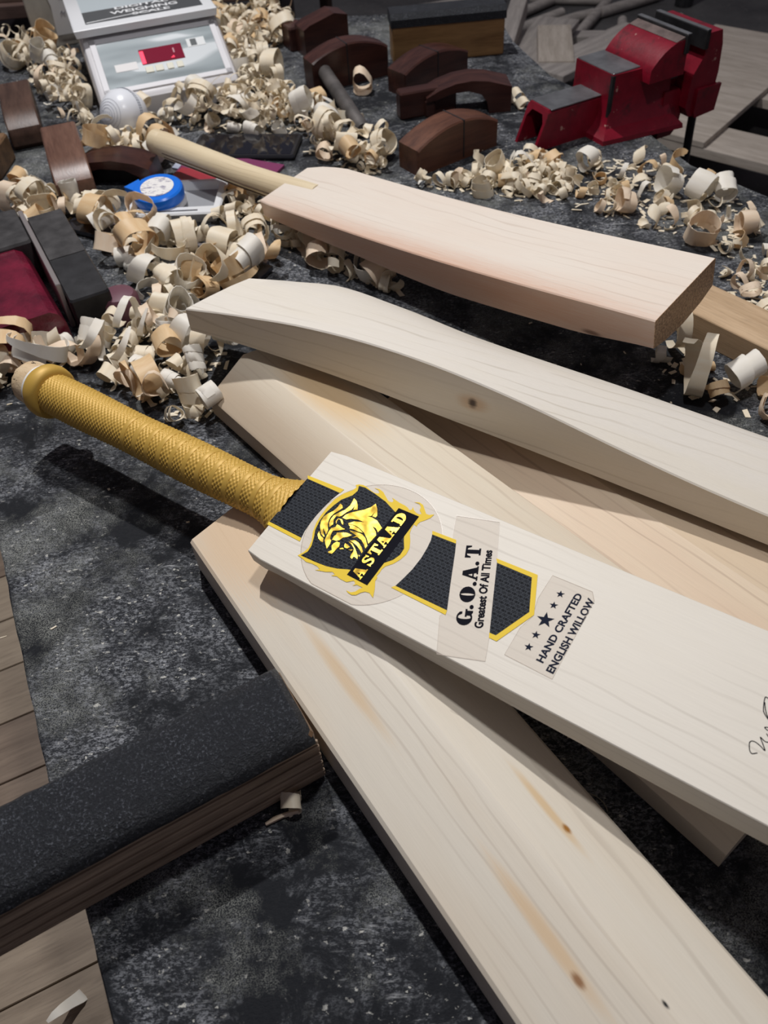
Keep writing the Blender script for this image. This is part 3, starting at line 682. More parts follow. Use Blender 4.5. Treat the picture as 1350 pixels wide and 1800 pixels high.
RDM = NT('red_display'); RDM.out((.13, .008, .025), .15); RDM.b.inputs['Emission Color'].default_value = (1, .03, .10, 1); RDM.b.inputs['Emission Strength'].default_value = .10; RDM = RDM.m
LED = NT('led_red'); LED.out((.6, .02, .05), .3); LED.b.inputs['Emission Color'].default_value = (1, .04, .10, 1); LED.b.inputs['Emission Strength'].default_value = 1.6; LED = LED.m
dp = on_slope(MB().box(.080, .150, .052, .084, .0010, .0024, .0006)).build('display', RDM, ws)
on_slope(MB().box(.0805, .087, .053, .080, .0020, .0026, .0004)).build('lit_segment', LED, dp)
q = MB().box(.131, .1335, .056, .060, .0020, .0027, .0004); q.box(.128, .134, .056, .0575, .002, .0027, .0002); on_slope(q).build('lit_segment', LED, dp)
on_slope(MB().box(.134, .1365, .066, .076, .0020, .0026, .0003)).build('lit_segment', flat('dim_segment', (.55, .25, .30), .4), dp)
BTN = flat('cream_key', (.70, .68, .56), .4)
for i, (x, w_) in enumerate(((.082, .013), (.098, .013), (.117, .0105), (.133, .0105))):
    on_slope(MB().box(x, x+w_, .034, .047, .0010, .0026, .0008)).build('key', BTN, ws)
on_slope(MB().box(.036, .072, .046, .062, .0010, .0017, .0004)).build('paper_label', flat('paper', (.78, .76, .75), .6), ws)
on_slope(MB().box(.160, .190, .072, .090, .0010, .0017, .0004)).build('print_patch', flat('pale_print', (.72, .74, .74), .5), ws)
on_slope(MB().box(.166, .176, .074, .088, .0016, .0021, .0002)).build('print_patch', flat('dark_print', (.06, .07, .075), .5), ws)
q = MB()
for z, k in ((.1030, .004), (.1055, .0012), (.1195, 0), (.1220, .002)): pass
pan = MB().poly_loft([[(x0, y0, z), (x1, y0, z), (x1, y1, z), (x0, y1, z)] for z, x0, x1, y0, y1 in ((.0985, -.002, .216, .112, .30), (.100, -.008, .222, .104, .31), (.1110, -.010, .224, .102, .312), (.1130, -.007, .221, .105, .309))]).build('pan', WHITE2, ws, 40)
MB().box(.02, .20, .13, .28, .0950, .0987).build('pan_support', flat('dark_gap', (.03, .03, .035), .7), ws)
pp = NT('pan_print'); v = pp.obj()
prn = MB().box(.012, .205, .122, .185, .1129, .1133).build('pan_print', flat('pan_dark_print', (.075, .08, .085), .4), pan)
MB().box(.012, .205, .185, .29, .1129, .11325).build('pan_print', flat('pan_grey_print', (.48, .54, .57), .35), pan)
q = MB().prism([(.014, .129), (.10, .139), (.16, .143), (.10, .1365), (.014, .1255)], .1132, .1136, 'Z'); q.build('pan_swoosh', flat('pan_white', (.8, .81, .82), .4), pan)
PW = flat('pan_white_text', (.82, .83, .84), .4)
for body, x0, y0, w_, h_ in (('SCALE', .090, .1305, .062, .0125), ('WEIGHING', .056, .1500, .112, .0150), ('DIGITAL', .066, .1735, .090, .0125)):
    font_text('pan_lettering', body, (x0*1000, y0*1000), (1, 0), w_*1000, h_*1000, PW, pan, .03, z=.11365)

# ------------------------------------------------------------------ white cricket ball
bl = tag(empty('cricket_ball', (-.352, 1.335, .036)), 'white leather ball with a stitched seam in front of the scale', 'ball')
bl.matrix_world = frame((-.352, 1.335, .036), (.5, .78, -.35), (-.78, .5, 0))
LEA = NT('white_leather'); v = LEA.obj(); sep = LEA.n('ShaderNodeSeparateXYZ'); LEA.l(v, sep.inputs[0])
LEA.bump(LEA.noise(v, 300, 3), .08, .0006); LEA = LEA.out((.80, .82, .86), .28, 0, .5)
V = []; Fc = []; R_ = .036; nu, nv = 40, 28
q = MB().lathe([(max(.0003, R_*math.sin(math.pi*i/nv)), -R_*math.cos(math.pi*i/nv)) for i in range(nv+1)], nu, 'X'); q.build('leather_cover', LEA, bl, 60)
q = MB()
for xx in (-.0016, .0016):
    for k in range(60):
        a0 = 2*math.pi*k/60; q.tube([(xx, math.cos(a_)*(R_+.0002), math.sin(a_)*(R_+.0002)) for a_ in (a0, a0+.065)], .0006, 5)
q.build('seam_stitching', flat('seam_thread', (.14, .16, .21), .6), bl)
q = MB()
for r_ in (.009, .013, .017, .021):
    xx = -math.sqrt((R_+.0001)**2-r_*r_)
    q.tube([(xx, r_*math.cos(a_*math.pi/16), r_*math.sin(a_*math.pi/16)) for a_ in range(33)], .00035, 4)
for k in range(6):
    y = -.010+k*.0035; q.tube([(-math.sqrt(R_*R_-y*y-.00001)-.0002, y, -.003), (-math.sqrt(R_*R_-y*y-.00001)-.0002, y+.002, .004)], .0005, 4)
q.build('stamped_mark', flat('grey_stamp', (.42, .44, .50), .5), bl)

# ------------------------------------------------------------------ tray with blue lidded jar, folder, pencil, phone
TRM = frame((-.316, 1.050, 0), (.998, -.06, 0), (.06, .998, 0))
tr = tag(empty('plastic_tray', mat=TRM), 'white plastic tray holding the blue lidded jar', 'tray')
WPL = flat('white_plastic', (.72, .73, .74), .35); GPL = flat('grey_plastic', (.30, .31, .33), .45)
q = MB().poly_loft([[(x0, y0, z), (x1, y0, z), (x1, y1, z), (x0, y1, z)] for z, x0, x1, y0, y1 in ((0, .008, .122, .004, .090), (.014, 0, .130, -.002, .096), (.016, .002, .128, 0, .094), (.016, .010, .120, .016, .088), (.005, .014, .116, .020, .084))])
q.build('tray_body', WPL, tr, 30)
MB().box(.0145, .1155, .0205, .0835, .0048, .0056).build('tray_floor', GPL, tr)
MB().box(.020, .100, .0045, .0075, .0158, .0164).build('tray_print', flat('tray_print', (.08, .08, .09), .5), tr)
jr = tag(empty('jar', (-.264, 1.092, .0056)), 'small round jar with a bright blue lid and a white paper disc', 'jar')
MB().lathe([(.024, 0), (.028, .002), (.028, .012), (.026, .013)], 32).build('jar_body', flat('jar_white', (.70, .70, .72), .3), jr, 40)
BLUE = flat('blue_plastic', (.008, .16, .72), .28, 0, .5)
tilt = Matrix.Translation((-.006, -.003, .012)) @ Matrix.Rotation(math.radians(6), 4, 'X')
q = MB().lathe([(.030, 0), (.0335, .001), (.0345, .010), (.0335, .0145), (.031, .0165), (.006, .017)], 40).xf(tilt); lid = q.build('lid', BLUE, jr, 35)
MB().prism([(-.046, .008), (-.028, .024), (-.022, .012), (-.030, -.004)], .004, .0155, 'Z').xf(tilt).build('lid_tab', BLUE, jr, 30)
PD = NT('paper_disc'); v = PD.obj(); fx = PD.rng(PD.noise(PD.map(v, (90, 260, 50)), 1., 3, .7), .52, .60); PD = PD.out(PD.mix(fx, (.80, .78, .76), (.30, .28, .36)), .5)
MB().lathe([(.0225, .0168), (.0225, .0175), (.001, .0176)], 36).xf(tilt).build('paper_disc', PD, lid)
fd = tag(empty('folder', (0, 0, 0)), 'flat purple and red plastic folder under the bare cane handle', 'folder')
MB().prism([(-.268, 1.185), (-.135, 1.128), (-.105, 1.190), (-.240, 1.262)], .0002, .004, 'Z').build('purple_cover', flat('purple_plastic', (.20, .035, .11), .35), fd)
MB().prism([(-.277, 1.158), (-.180, 1.136), (-.160, 1.152), (-.255, 1.204)], .0041, .0058, 'Z').build('red_cover', flat('red_plastic', (.38, .035, .05), .35), fd)
MB().prism([(-.272, 1.212), (-.262, 1.206), (-.246, 1.262), (-.256, 1.266)], .0005, .0030, 'Z').build('clear_edge', flat('clear_edge', (.45, .50, .62), .15), fd)
rp = tag(empty('pencil', (0, 0, 0)), 'red pencil lying between the tray and the folder', 'pencil')
MB().tube([(-.262, 1.154, .0095), (-.185, 1.134, .008)], .0035, 6).build('pencil_shaft', flat('red_lacquer', (.55, .012, .014), .3), rp)
MB().tube([(-.185, 1.134, .008), (-.178, 1.1323, .0078)], [.0034, .0008], 6).build('pencil_tip', flat('pencil_wood', (.5, .3, .15), .6), rp)
ph = tag(empty('phone', mat=frame((-.262, 1.290, .0), (.985, -.17, 0), (.17, .985, 0))), 'black phone lying flat behind the bare cane handle', 'phone')
MB().box(.02, .182, -.052, .024, .0, .008, .003).build('phone_body', flat('phone_case', (.012, .013, .018), .35), ph, 30)
MB().box(.026, .176, -.047, .019, .0078, .0083).build('phone_screen', flat('phone_glass', (.008, .009, .014), .06, 0, .6), ph)

# ------------------------------------------------------------------ wooden planes
def compass_plane(label, near, yaw, L, W, H0, H1, mat, slot=.5, wedge=True, curve=True):
    """near = front corner nearest the viewer; x along body, y across (away from viewer)"""
    c_, s_ = math.cos(yaw), math.sin(yaw)
    r = tag(empty('wooden_plane', mat=frame((near[0], near[1], 0), (c_, s_, 0), (-s_, c_, 0))), label, 'plane', 'wooden planes on the bench')
    top = [(L*i/14, H0+(H1-H0)*math.sin(math.pi*i/14)**.9) for i in range(15)]
    prof = [(0.0, 0), (L, 0)]+top[::-1]
    loops = []
    for y, k in ((0, .0022), (.0022, 0), (W-.0022, 0), (W, .0022)):
        loops.append([(min(max(x, k), L-k), y, max(z-(k if z > .01 else 0), 0)) for x, z in prof])
    MB().poly_loft(loops).build('body', mat, r, 28)
    xs = L*slot; zt = H0+(H1-H0)*math.sin(math.pi*slot)**.9
    MB().box(xs, xs+.0022, -.0004, W+.0004, .003, zt+.0003).build('iron_slot', BLK, r)
    return r
compass_plane('reddish wooden plane with an arched sole up, closest to the cane handled bat', (.085, 1.127), math.radians(33), .148, .046, .036, .055, ROSE2, .55)
compass_plane('dark wooden plane with an arched sole up, resting against the grey rod', (-.060, 1.452), math.radians(24), .140, .040, .046, .064, ROSE, .45)
compass_plane('dark wooden plane with an arched sole up, just in front of the black topped block', (.088, 1.404), math.radians(36), .140, .046, .036, .052, ROSE, .5)
# bridge shaped plane
bp_ = tag(empty('wooden_plane', mat=frame((.115, 1.318, 0), (.97, .03, 0), (-.03, .97, 0))), 'dark wooden plane shaped like a bridge with an open hollow, next to the vise', 'plane', 'wooden planes on the bench')
up_ = [(0, .030), (.02, .040), (.045, .0475), (.07, .050), (.095, .0475), (.118, .041), (.132, .037)]
lo_ = [(.132, 0), (.098, 0), (.094, .018), (.085, .029), (.065, .0355), (.04, .034), (.015, .026), (0, .024)]
MB().prism(up_+lo_, 0, .05, 'Y').build('body', ROSE, bp_, 30)
MB().box(-.002, .014, .004, .046, 0, .025, .002).build('toe_block', ROSE, bp_)
sbk = tag(empty('wooden_block', mat=frame((.074, 1.318, 0), (.975, .22, 0), (-.22, .975, 0))), 'small dark rosewood block lying in front of the bridge shaped plane', 'block')
MB().box(0, .092, 0, .024, 0, .040, .0025).build('block', ROSE, sbk, 30)
# back planes
bpn = tag(empty('wooden_plane', mat=frame((-.075, 1.612, 0), (.93, .37, 0), (-.37, .93, 0))), 'dark wooden plane standing furthest back beside the shavings heap', 'plane', 'wooden planes on the bench')
MB().prism([(0, 0), (.085, 0), (.085, .058), (.06, .064), (.012, .052), (0, .046)], 0, .045, 'Y').build('body', ROSE, bpn, 25)
MB().box(-.012, .02, .046, .09, 0, .040, .003).build('rear_block', ROSE, bpn, 30)
bk = tag(empty('sanding_block', mat=frame((.078, 1.552, 0), (.998, .05, 0), (-.05, .998, 0))), 'brown wooden block with a black grit top, behind the wooden planes', 'block')
GOLDOAK = dark_timber('golden_oak', (.17, .085, .03), (.34, .19, .075), .5, 12.)
MB().box(0, .195, 0, .05, 0, .064, .002).build('wood_core', GOLDOAK, bk, 30)
MB().box(.0, .118, -.0006, .002, .004, .0055).build('glue_line', BLK, bk)
MB().poly_loft([[(-.002, y, z) for y, z in pq] for pq in [[(-.002, .058), (-.002, .070), (.006, .078), (.044, .078), (.052, .070), (.052, .058)]]]+[[(.197, y, z) for y, z in [(-.002, .058), (-.002, .070), (.006, .078), (.044, .078), (.052, .070), (.052, .058)]]]).build('grit_wrap', WRAP, bk, 40)
rd = tag(empty('iron_rod', (0, 0, 0)), 'dull grey rod leaning off the arched dark plane', 'rod')
MB().tube([(-.046, 1.475, .030), (-.043, 1.468, .030), (.012, 1.272, .0125), (.014, 1.265, .0125)], [.010, .0115, .0115, .010], 18).build('rod', flat('dull_iron', (.11, .10, .095), .55, .3, .5, .4, 30), rd, 40)
# left planes
def side_plane(label, far, yaw, L, W, H, mat, droop=.018):
    c_, s_ = math.cos(yaw), math.sin(yaw)
    r = tag(empty('wooden_plane', mat=frame((far[0], far[1], 0), (c_, s_, 0), (-s_, c_, 0))), label, 'plane', 'wooden planes on the bench')
    prof = [(0, 0), (L-.008, 0), (L, .008), (L, H-droop-.010), (L-.004, H-droop), (L-.02, H-droop*.35), (L-.05, H), (0, H-.004)]
    loops = []
    for y, k in ((0, .002), (.002, 0), (W-.002, 0), (W, .002)): loops.append([(min(max(x, k), L-k), y, max(0, z-(k if z > .02 else 0))) for x, z in prof])
    MB().poly_loft(loops).build('body', mat, r, 28); return r
ROSE3 = dark_timber('worn_brown', (.09, .04, .026), (.20, .105, .072), .36, 14.)
side_plane('worn brown wooden plane with a rounded nose, in front of the white ball', (-.468, 1.282), math.radians(-72), .175, .052, .050, ROSE3)
side_plane('dark brown wooden plane with a rounded nose, furthest along the bench edge by the scale', (-.580, 1.470), math.radians(-72), .165, .050, .050, dark_timber('worn_dark', (.05, .026, .018), (.12, .066, .046), .4, 15.))
l3 = tag(empty('wooden_plane', mat=frame((-.372, 1.163, 0), (.86, -.10, 0), (.10, .86, 0))), 'wooden plane with a black hollow, between worn brown plane and jar', 'plane', 'wooden planes on the bench')
MB().prism([(-.03, .030), (-.01, .040), (.03, .042), (.062, .036), (.080, .028), (.084, 0), (.068, 0), (.064, .018), (.045, .028), (.01, .031), (-.03, .022)], 0, .05, 'Y').build('body', ROSE, l3, 30)
MB().box(-.03, .066, .024, .046, 0, .026).build('iron_bed', BLK, l3)
lb = tag(empty('sanding_block', mat=frame((-.690, 1.225, 0), (.975, -.05, 0), (.05, .975, 0))), 'wooden block with a black grit band beside the worn brown plane', 'block')
MB().box(0, .165, 0, .075, 0, .040, .003).build('wood_core', OAK, lb, 30)
MB().box(-.001, .145, .028, .0765, .015, .0445, .005).build('grit_wrap', WRAP, lb, 40)
MB().box(.0, .135, .080, .125, 0, .050, .004).build('grey_cap', flat('grey_cloth', (.26, .265, .25), .8, 0, .3, .2), lb, 40)

# ------------------------------------------------------------------ red iron clamp at the left rim
RM = frame((-.47, .985, 0), (.43, -.903, 0), (.903, .43, 0))
rc = tag(empty('iron_clamp', mat=RM), 'dark red iron clamp with two flat steel jaws, cut off by the picture edge', 'clamp')
WINE = NT('wine_enamel'); v = WINE.obj(); f = WINE.noise(v, 30, 4, .6); WINE.bump(f, .5, .006); WINE = WINE.out(WINE.mix(WINE.rng(f, .35, .7), (.085, .006, .018), (.19, .012, .035)), .25, 0, .55)
q = MB().poly_loft([[(.05, -.06+d, z), (.235, -.06+d, z), (.235, .040-d, z), (.05, .034-d, z)] for z, d in ((0, 0), (.030, .001), (.042, .006), (.047, .014))]); q.build('clamp_body', WINE, rc, 30)
GRS = flat('scuffed_steel', (.075, .072, .072), .42, .5, .5, .4, 50)
MB().box(-.02, .075, -.05, .044, .0, .052, .003).build('rear_jaw', GRS, rc, 30)
MB().box(.0, .20, .044, .050, .0, .056, .001).build('jaw_plate', flat('bright_edge', (.42, .38, .37), .3, .6), rc)
MB().box(.005, .225, .0505, .096, 0, .046, .0025).build('front_jaw', BLK, rc, 30)
MB().box(.005, .125, .052, .095, .0455, .0470, .0005).build('jaw_top', GRS, rc)
MB().lathe([(.020, 0), (.022, .004), (.022, .026), (.018, .032), (.008, .034)], 24).xf(Matrix.Translation((.214, .104, 0))).build('end_boss', flat('plum_enamel', (.14, .055, .075), .4), rc, 40)
# steel bar under the shavings
br = tag(empty('drawknife', (0, 0, 0)), 'long dark steel drawknife bar half buried in the shavings behind the white blade', 'tool')
d_ = frame((-.385, 1.075, .003), (.255, -.155, 0), (.155, .255, 0))
MB().box(0, .32, -.030, .0, 0, .006, .001).xf(d_).build('steel_blade', flat('dark_blade', (.045, .045, .055), .3, .6), br)
MB().box(.02, .31, .0, .007, .0015, .0075, .001).xf(d_).build('bright_edge', flat('bevel_edge', (.50, .50, .58), .2, .8), br)
MB().tube([d_ @ Vector((-.03, .003, .008)), d_ @ Vector((.02, .002, .008))], .007, 12).build('tang', BLK, br)

# ------------------------------------------------------------------ background
bx = tag(empty('carton', mat=frame((-.590, 1.768, 0), (.957, .29, 0), (-.29, .957, 0))), 'upright beige carton with a handwritten paper note, behind the scale', 'carton')
MB().box(-.004, .20, 0, .07, 0, .32, .002).build('carton_body', flat('beige_board', (.36, .34, .30), .7, 0, .3, .15, 30), bx)
q = MB().prism([(.038, .02), (.042, .07), (.034, .11), (.040, .16), (.034, .31), (.19, .31), (.19, .02)], -.0014, .0002, 'Y'); pn_ = q.build('paper_note', flat('note_paper', (.62, .61, .60), .7), bx)
q = MB()
for r_ in range(9):
    x = .055+.004*(r_ % 3)
    while x < .110+.02*((r_*7) % 3):
        w_ = rnd.uniform(.004, .010); h_ = rnd.uniform(.003, .006); z = .055+r_*.027
        q.tube([(x, -.0018, z), (x+w_*.4, -.0018, z+h_), (x+w_*.6, -.0018, z), (x+w_, -.0018, z+h_*.6)], .0006, 4); x += w_+.003
q.build('handwriting', flat('pencil_marks', (.16, .16, .19), .7), pn_)
sh = tag(empty('wall_shelf', (0, 0, 0)), 'dark wooden rack behind the bench', 'shelf')
MB().box(-1.5, -.03, 1.97, 2.35, .0, .026, .002).build('shelf_board', dark_timber('shelf_brown', (.09, .055, .045), (.16, .10, .085), .6, 16.), sh)
MB().box(-1.5, -.03, 1.99, 2.35, -.20, -.172, .002).build('shelf_board', SHELFW, sh)
for x in (-1.48, -.75, -.06): MB().box(x, x+.03, 2.30, 2.35, -.352, .0).build('post', SHELFW, sh)
k = 0
for x in [-1.36+i*.083 for i in range(16)]:
    if x > -.12: break
    w_ = .074; h_ = .07+.05*((k*37) % 10)/10; k += 1
    b = tag(empty('billet', (x, 2.0+.012*((k*13) % 4), -.172)), 'dark wooden billet stored in the rack behind the bench', 'billet', 'billets in the rack')
    MB().prism([(0, 0), (w_, 0), (w_, h_*.75), (w_*.72, h_), (w_*.25, h_), (0, h_*.72)], 0, .28, 'Y').build('billet_body', SHELFW, b)
for i, (x, y, l_) in enumerate(((-.36, 2.02, .30), (-.95, 2.0, .34))):
    b = tag(empty('plank_offcut', (x, y, .026), .05-.1*i), 'brown board lying on top of the dark rack, %s' % ('behind the shavings heap' if i == 0 else 'behind the beige carton'), 'board')
    MB().box(0, l_, 0, .12, 0, .03, .002).build('board', dark_timber('rack_board_%d' % i, (.13, .085, .065), (.22, .15, .115), .6, 17.+i), b)
# floor things to the right
def stick(p, q_, r_, group='sticks on the floor', lab='grey cane stick lying on the dusty floor beyond the vise'):
    d = Vector(q_)-Vector(p)
    e = tag(empty('cane_stick', (p[0], p[1], -.352)), lab, 'stick', group)
    MB().tube([(0, 0, r_), (d.x*.5, d.y*.5, r_*1.05), (d.x, d.y, r_)], [r_*.95, r_, r_*.9], 10).build('cane', GREYW, e, 40)
for p, q_ in (((.44, 2.76), (.66, 2.95)), ((.47, 2.67), (.67, 2.83)), ((.64, 2.74), (.76, 2.80)), ((.67, 2.62), (.83, 2.90)), ((.60, 2.985), (.84, 2.905)), ((.68, 2.617), (.80, 2.58)), ((.80, 2.60), (.83, 2.72)), ((.30, 2.80), (.48, 2.74)), ((.78, 2.80), (1.0, 2.92)), ((.35, 2.62), (.50, 2.66)), ((.20, 2.95), (.52, 3.02)), ((.86, 2.62), (1.0, 2.70))):
    stick(p, q_, .016)
def offcut(lab, p, yaw, L, W, H, z=-.352, mat=GREYW, tilt=0.):
    e = tag(empty('board_offcut', (p[0], p[1], z), yaw), lab, 'offcut')
    e.rotation_euler = (0, tilt, yaw)
    MB().box(0, L, 0, W, 0, H, .002).build('board', mat, e)
offcut('narrow upright grey board offcut beyond the bridge shaped plane', (.36, 2.12), math.radians(72), .52, .045, .05, -.345, GREYW, -.16)
offcut('wide grey board offcut lying beyond the bridge shaped plane', (.44, 2.16), math.radians(62), .48, .12, .02, -.30)
offcut('slanting grey board offcut beside the vise on the floor', (.52, 2.12), math.radians(40), .40, .11, .02, -.275)
offcut('pale grey board end showing between the offcuts and the vise', (.565, 2.20), math.radians(80), .26, .09, .05, -.30, PALLETW)
offcut('long grey batten lying behind the other offcuts', (.40, 2.60), math.radians(-12), .52, .05, .04)
pa = tag(empty('pallet', mat=frame((.60, 1.80, -.352), (.74, -.67, 0), (.67, .74, 0))), 'weathered wooden pallet on the floor beyond the vise', 'pallet')
for j, (y0, y1) in enumerate(((.0, .12), (.30, .50), (.54, .64))): MB().box(-.10, 1.2, y0, y1, .075, .095, .001).build('deck_board', PALLETW, pa)
for (x0, x1) in ((-.10, .17), (.62, .80)): MB().box(x0, x1, -.001, .66, .0955, .108, .001).build('cross_board', PALLETW, pa)
for y in (.02, .34, .56):
    for x in (-.08, .66): MB().box(x, x+.1, y, y+.08, 0, .075).build('pallet_block', GREYW, pa)
lg = tag(empty('stool', (1.06, 2.86, -.352)), 'black metal stool leg standing on the floor behind the vise', 'stool')
MB().tube([(0, 0, 0), (.02, .03, .5)], .028, 14).build('leg', BLK, lg)
MB().box(-.14, .14, .05, .33, .48, .51, .01).build('seat', BLK, lg)

# ------------------------------------------------------------------ wood shavings
def shave_mat(name, a_, b_):
    t = NT(name); v = t.obj(); f = t.noise(t.map(v, (120, 30, 120)), 1., 3, .6)
    c = t.mix(t.rng(f, .3, .7), a_, b_); t.out(c, .5, 0, .35)
    tr = t.n('ShaderNodeBsdfTranslucent'); t.l(c, tr.inputs[0]); mx = t.n('ShaderNodeMixShader'); mx.inputs[0].default_value = .22
    o = [q for q in t.t.nodes if q.type == 'OUTPUT_MATERIAL'][0]
    t.l(t.b.outputs[0], mx.inputs[1]); t.l(tr.outputs[0], mx.inputs[2]); t.l(mx.outputs[0], o.inputs[0]); return t.m
SHM = [shave_mat('shaving_cream', (.91, .79, .59), (.95, .88, .73)), shave_mat('shaving_pale', (.92, .87, .77), (.95, .92, .85)),
       shave_mat('shaving_tan', (.80, .56, .30), (.90, .70, .44)), shave_mat('shaving_pinkish', (.89, .71, .52), (.94, .80, .63))]
def curl(r, width, turns, pitch, grow, taper, seed, seg=16, flat_=.0):
    g = random.Random(seed); V = []; Fc = []; n = max(8, int(seg*turns)); th = .00042
    sk = g.uniform(-.25, .25); cup = g.uniform(-.12, .12); ph = g.uniform(0, 6.28)
    for i in range(n+1):
        t = i/n; a_ = ph+2*math.pi*turns*t; rr = r*(1+grow*t)*(1+.10*math.sin(3*a_+seed))*(1+flat_*math.cos(2*a_))
        w_ = width*(1-taper*max(0, 2*t-1)**2)*(1-taper*.8*max(0, 1-3*t)**2)*(1+.10*math.sin(7*t+seed))
        y0 = pitch*t+sk*width*math.sin(3*t)
        for (dr, k) in ((0, -.5), (th, -.5), (th, .0), (th, .5), (0, .5), (0, .0)):
            R_ = rr+dr+cup*w_*(k*k)*2
            V.append((R_*math.cos(a_), y0+k*w_+g.uniform(-.0003, .0003), R_*math.sin(a_)))
    for i in range(n):
        for j in range(6):
            Fc.append((i*6+j, i*6+(j+1) % 6, (i+1)*6+(j+1) % 6, (i+1)*6+j))
    Fc.append(tuple(range(6))); Fc.append(tuple(n*6+j for j in range(6)))
    cx = [sum(v[k] for v in V)/len(V) for k in range(3)]
    return [(x-cx[0], y-cx[1], z-cx[2]) for x, y, z in V], Fc
big, small, ADJ, TONE = [], [], {}, ('cream', 'white', 'tan', 'pinkish')
for i in range(26):
    V, Fc = curl(rnd.uniform(.008, .018), rnd.uniform(.010, .025), rnd.choice((.8, 1.1, 1.4, 1.8, 2.2, 2.7)), rnd.uniform(.0, .042), rnd.uniform(-.2, .7), rnd.uniform(.4, .98), i, 17, rnd.uniform(-.12, .12))
    o = mesh_obj('wood_shaving', V, Fc, SHM[(0, 1, 0, 2, 1, 3, 0)[i % 7]], None, 50); ADJ[o.data.name] = TONE[(0, 1, 0, 2, 1, 3, 0)[i % 7]]; big.append(o.data); bpy.data.objects.remove(o)
for i in range(20):
    V, Fc = curl(rnd.uniform(.006, .012), rnd.uniform(.007, .017), rnd.choice((.5, .7, 1.0, 1.4, 1.9)), rnd.uniform(.0, .016), rnd.uniform(-.1, .5), rnd.uniform(.3, .98), 100+i, 14, rnd.uniform(-.2, .2))
    o = mesh_obj('wood_shaving', V, Fc, SHM[(i*3) % 4], None, 50); ADJ[o.data.name] = 'small '+TONE[(i*3) % 4]; small.append(o.data); bpy.data.objects.remove(o)
def inside(p, poly):
    x, y = p; c = False
    for (x1, y1), (x2, y2) in zip(poly, poly[1:]+poly[:1]):
        if (y1 > y) != (y2 > y) and x < (x2-x1)*(y-y1)/(y2-y1)+x1: c = not c
    return c
FOOT = []
def footprint(o, pad):
    pts = [o.matrix_world.inverted() @ (c.matrix_world @ v.co) for c in o.children_recursive if c.type == 'MESH' for v in c.data.vertices] if o.type == 'EMPTY' else []
    if pts: FOOT.append((o.matrix_world.inverted(), min(q.x for q in pts)-pad, max(q.x for q in pts)+pad, min(q.y for q in pts)-pad, max(q.y for q in pts)+pad))
bpy.context.view_layer.update()
for o in list(COL.objects):
    if o.parent is None and o.name.split('.')[0] in ('weighing_scale', 'cricket_ball', 'plastic_tray', 'phone', 'wooden_plane', 'wooden_block', 'sanding_block', 'bench_vise', 'iron_clamp', 'timber_offcut', 'carton', 'bat_blade'):
        footprint(o, .001 if 'bat' in o.name else .009)
def blocked(p):
    for Mi, x0, x1, y0, y1 in FOOT:
        q = Mi @ Vector((p[0], p[1], .02))
        if x0 < q.x < x1 and y0 < q.y < y1: return True
    return False
def sample(poly, n, dmin, rg):
    xs = [p[0] for p in poly]; ys = [p[1] for p in poly]; out = []; tries = 0
    while len(out) < n and tries < n*200:
        tries += 1; p = (rg.uniform(min(xs), max(xs)), rg.uniform(min(ys), max(ys)))
        if inside(p, poly) and not blocked(p) and all((p[0]-q[0])**2+(p[1]-q[1])**2 > dmin*dmin for q in out): out.append(p)
    return out
R1 = [(-.482, 1.163), (-.402, 1.156), (-.314, 1.046), (-.228, 1.000), (-.151, .966), (-.115, .960), (-.12, .901), (-.212, .847), (-.204, .8), (-.139, .754), (-.17, .675), (-.157, .621), (-.208, .64), (-.302, .749), (-.332, .743), (-.399, .712), (-.421, .78), (-.33, .775), (-.29, .80), (-.35, .941), (-.399, 1.003), (-.438, 1.008)]
R2 = [(-.386, 1.275), (-.348, 1.37), (-.301, 1.40), (-.172, 1.44), (-.205, 1.60), (-.245, 1.76), (-.25, 1.83), (-.109, 1.831), (-.104, 1.688), (-.148, 1.668), (-.143, 1.53), (-.092, 1.388), (-.055, 1.381), (-.013, 1.219), (.054, 1.207), (.04, 1.16), (.008, 1.135), (-.072, 1.225), (-.169, 1.305), (-.261, 1.342), (-.320, 1.32), (-.335, 1.217), (-.372, 1.21)]
R2B = [(-.657, 1.718), (-.646, 1.806), (-.58, 1.77), (-.494, 1.656), (-.425, 1.404), (-.39, 1.30), (-.42, 1.30), (-.462, 1.413), (-.506, 1.45), (-.569, 1.617)]
R3 = [(.056, 1.107), (.104, 1.103), (.161, 1.115), (.221, 1.14), (.308, 1.15), (.42, 1.11), (.455, 1.055), (.50, .962), (.457, .801), (.425, .88), (.323, .971), (.203, 1.041)]
R3A = [(.056, 1.107), (.104, 1.103), (.161, 1.115), (.221, 1.14), (.29, 1.15), (.30, 1.06), (.27, 1.03), (.203, 1.055)]
R7 = [(-.39, 1.33), (-.335, 1.30), (-.29, 1.30), (-.275, 1.225), (-.285, 1.205), (-.31, 1.215), (-.36, 1.27)]
R8 = [(-.545, 1.20), (-.49, 1.20), (-.455, 1.15), (-.47, 1.10), (-.54, 1.14)]
R4 = [(.28, .670), (.322, .700), (.354, .650), (.392, .615), (.373, .575), (.326, .598)]
R4B = [(.412, .831), (.475, .842), (.47, .72), (.44, .69), (.41, .75)]
R5 = [(-.116, 1.018), (-.075, .965), (.023, .876), (.043, .832), (-.016, .88), (-.057, .911), (-.1, .972)]
R6 = [(-.180, 1.107), (-.136, 1.115), (-.116, 1.018), (-.145, .993), (-.176, 1.028)]
rg = random.Random(5)
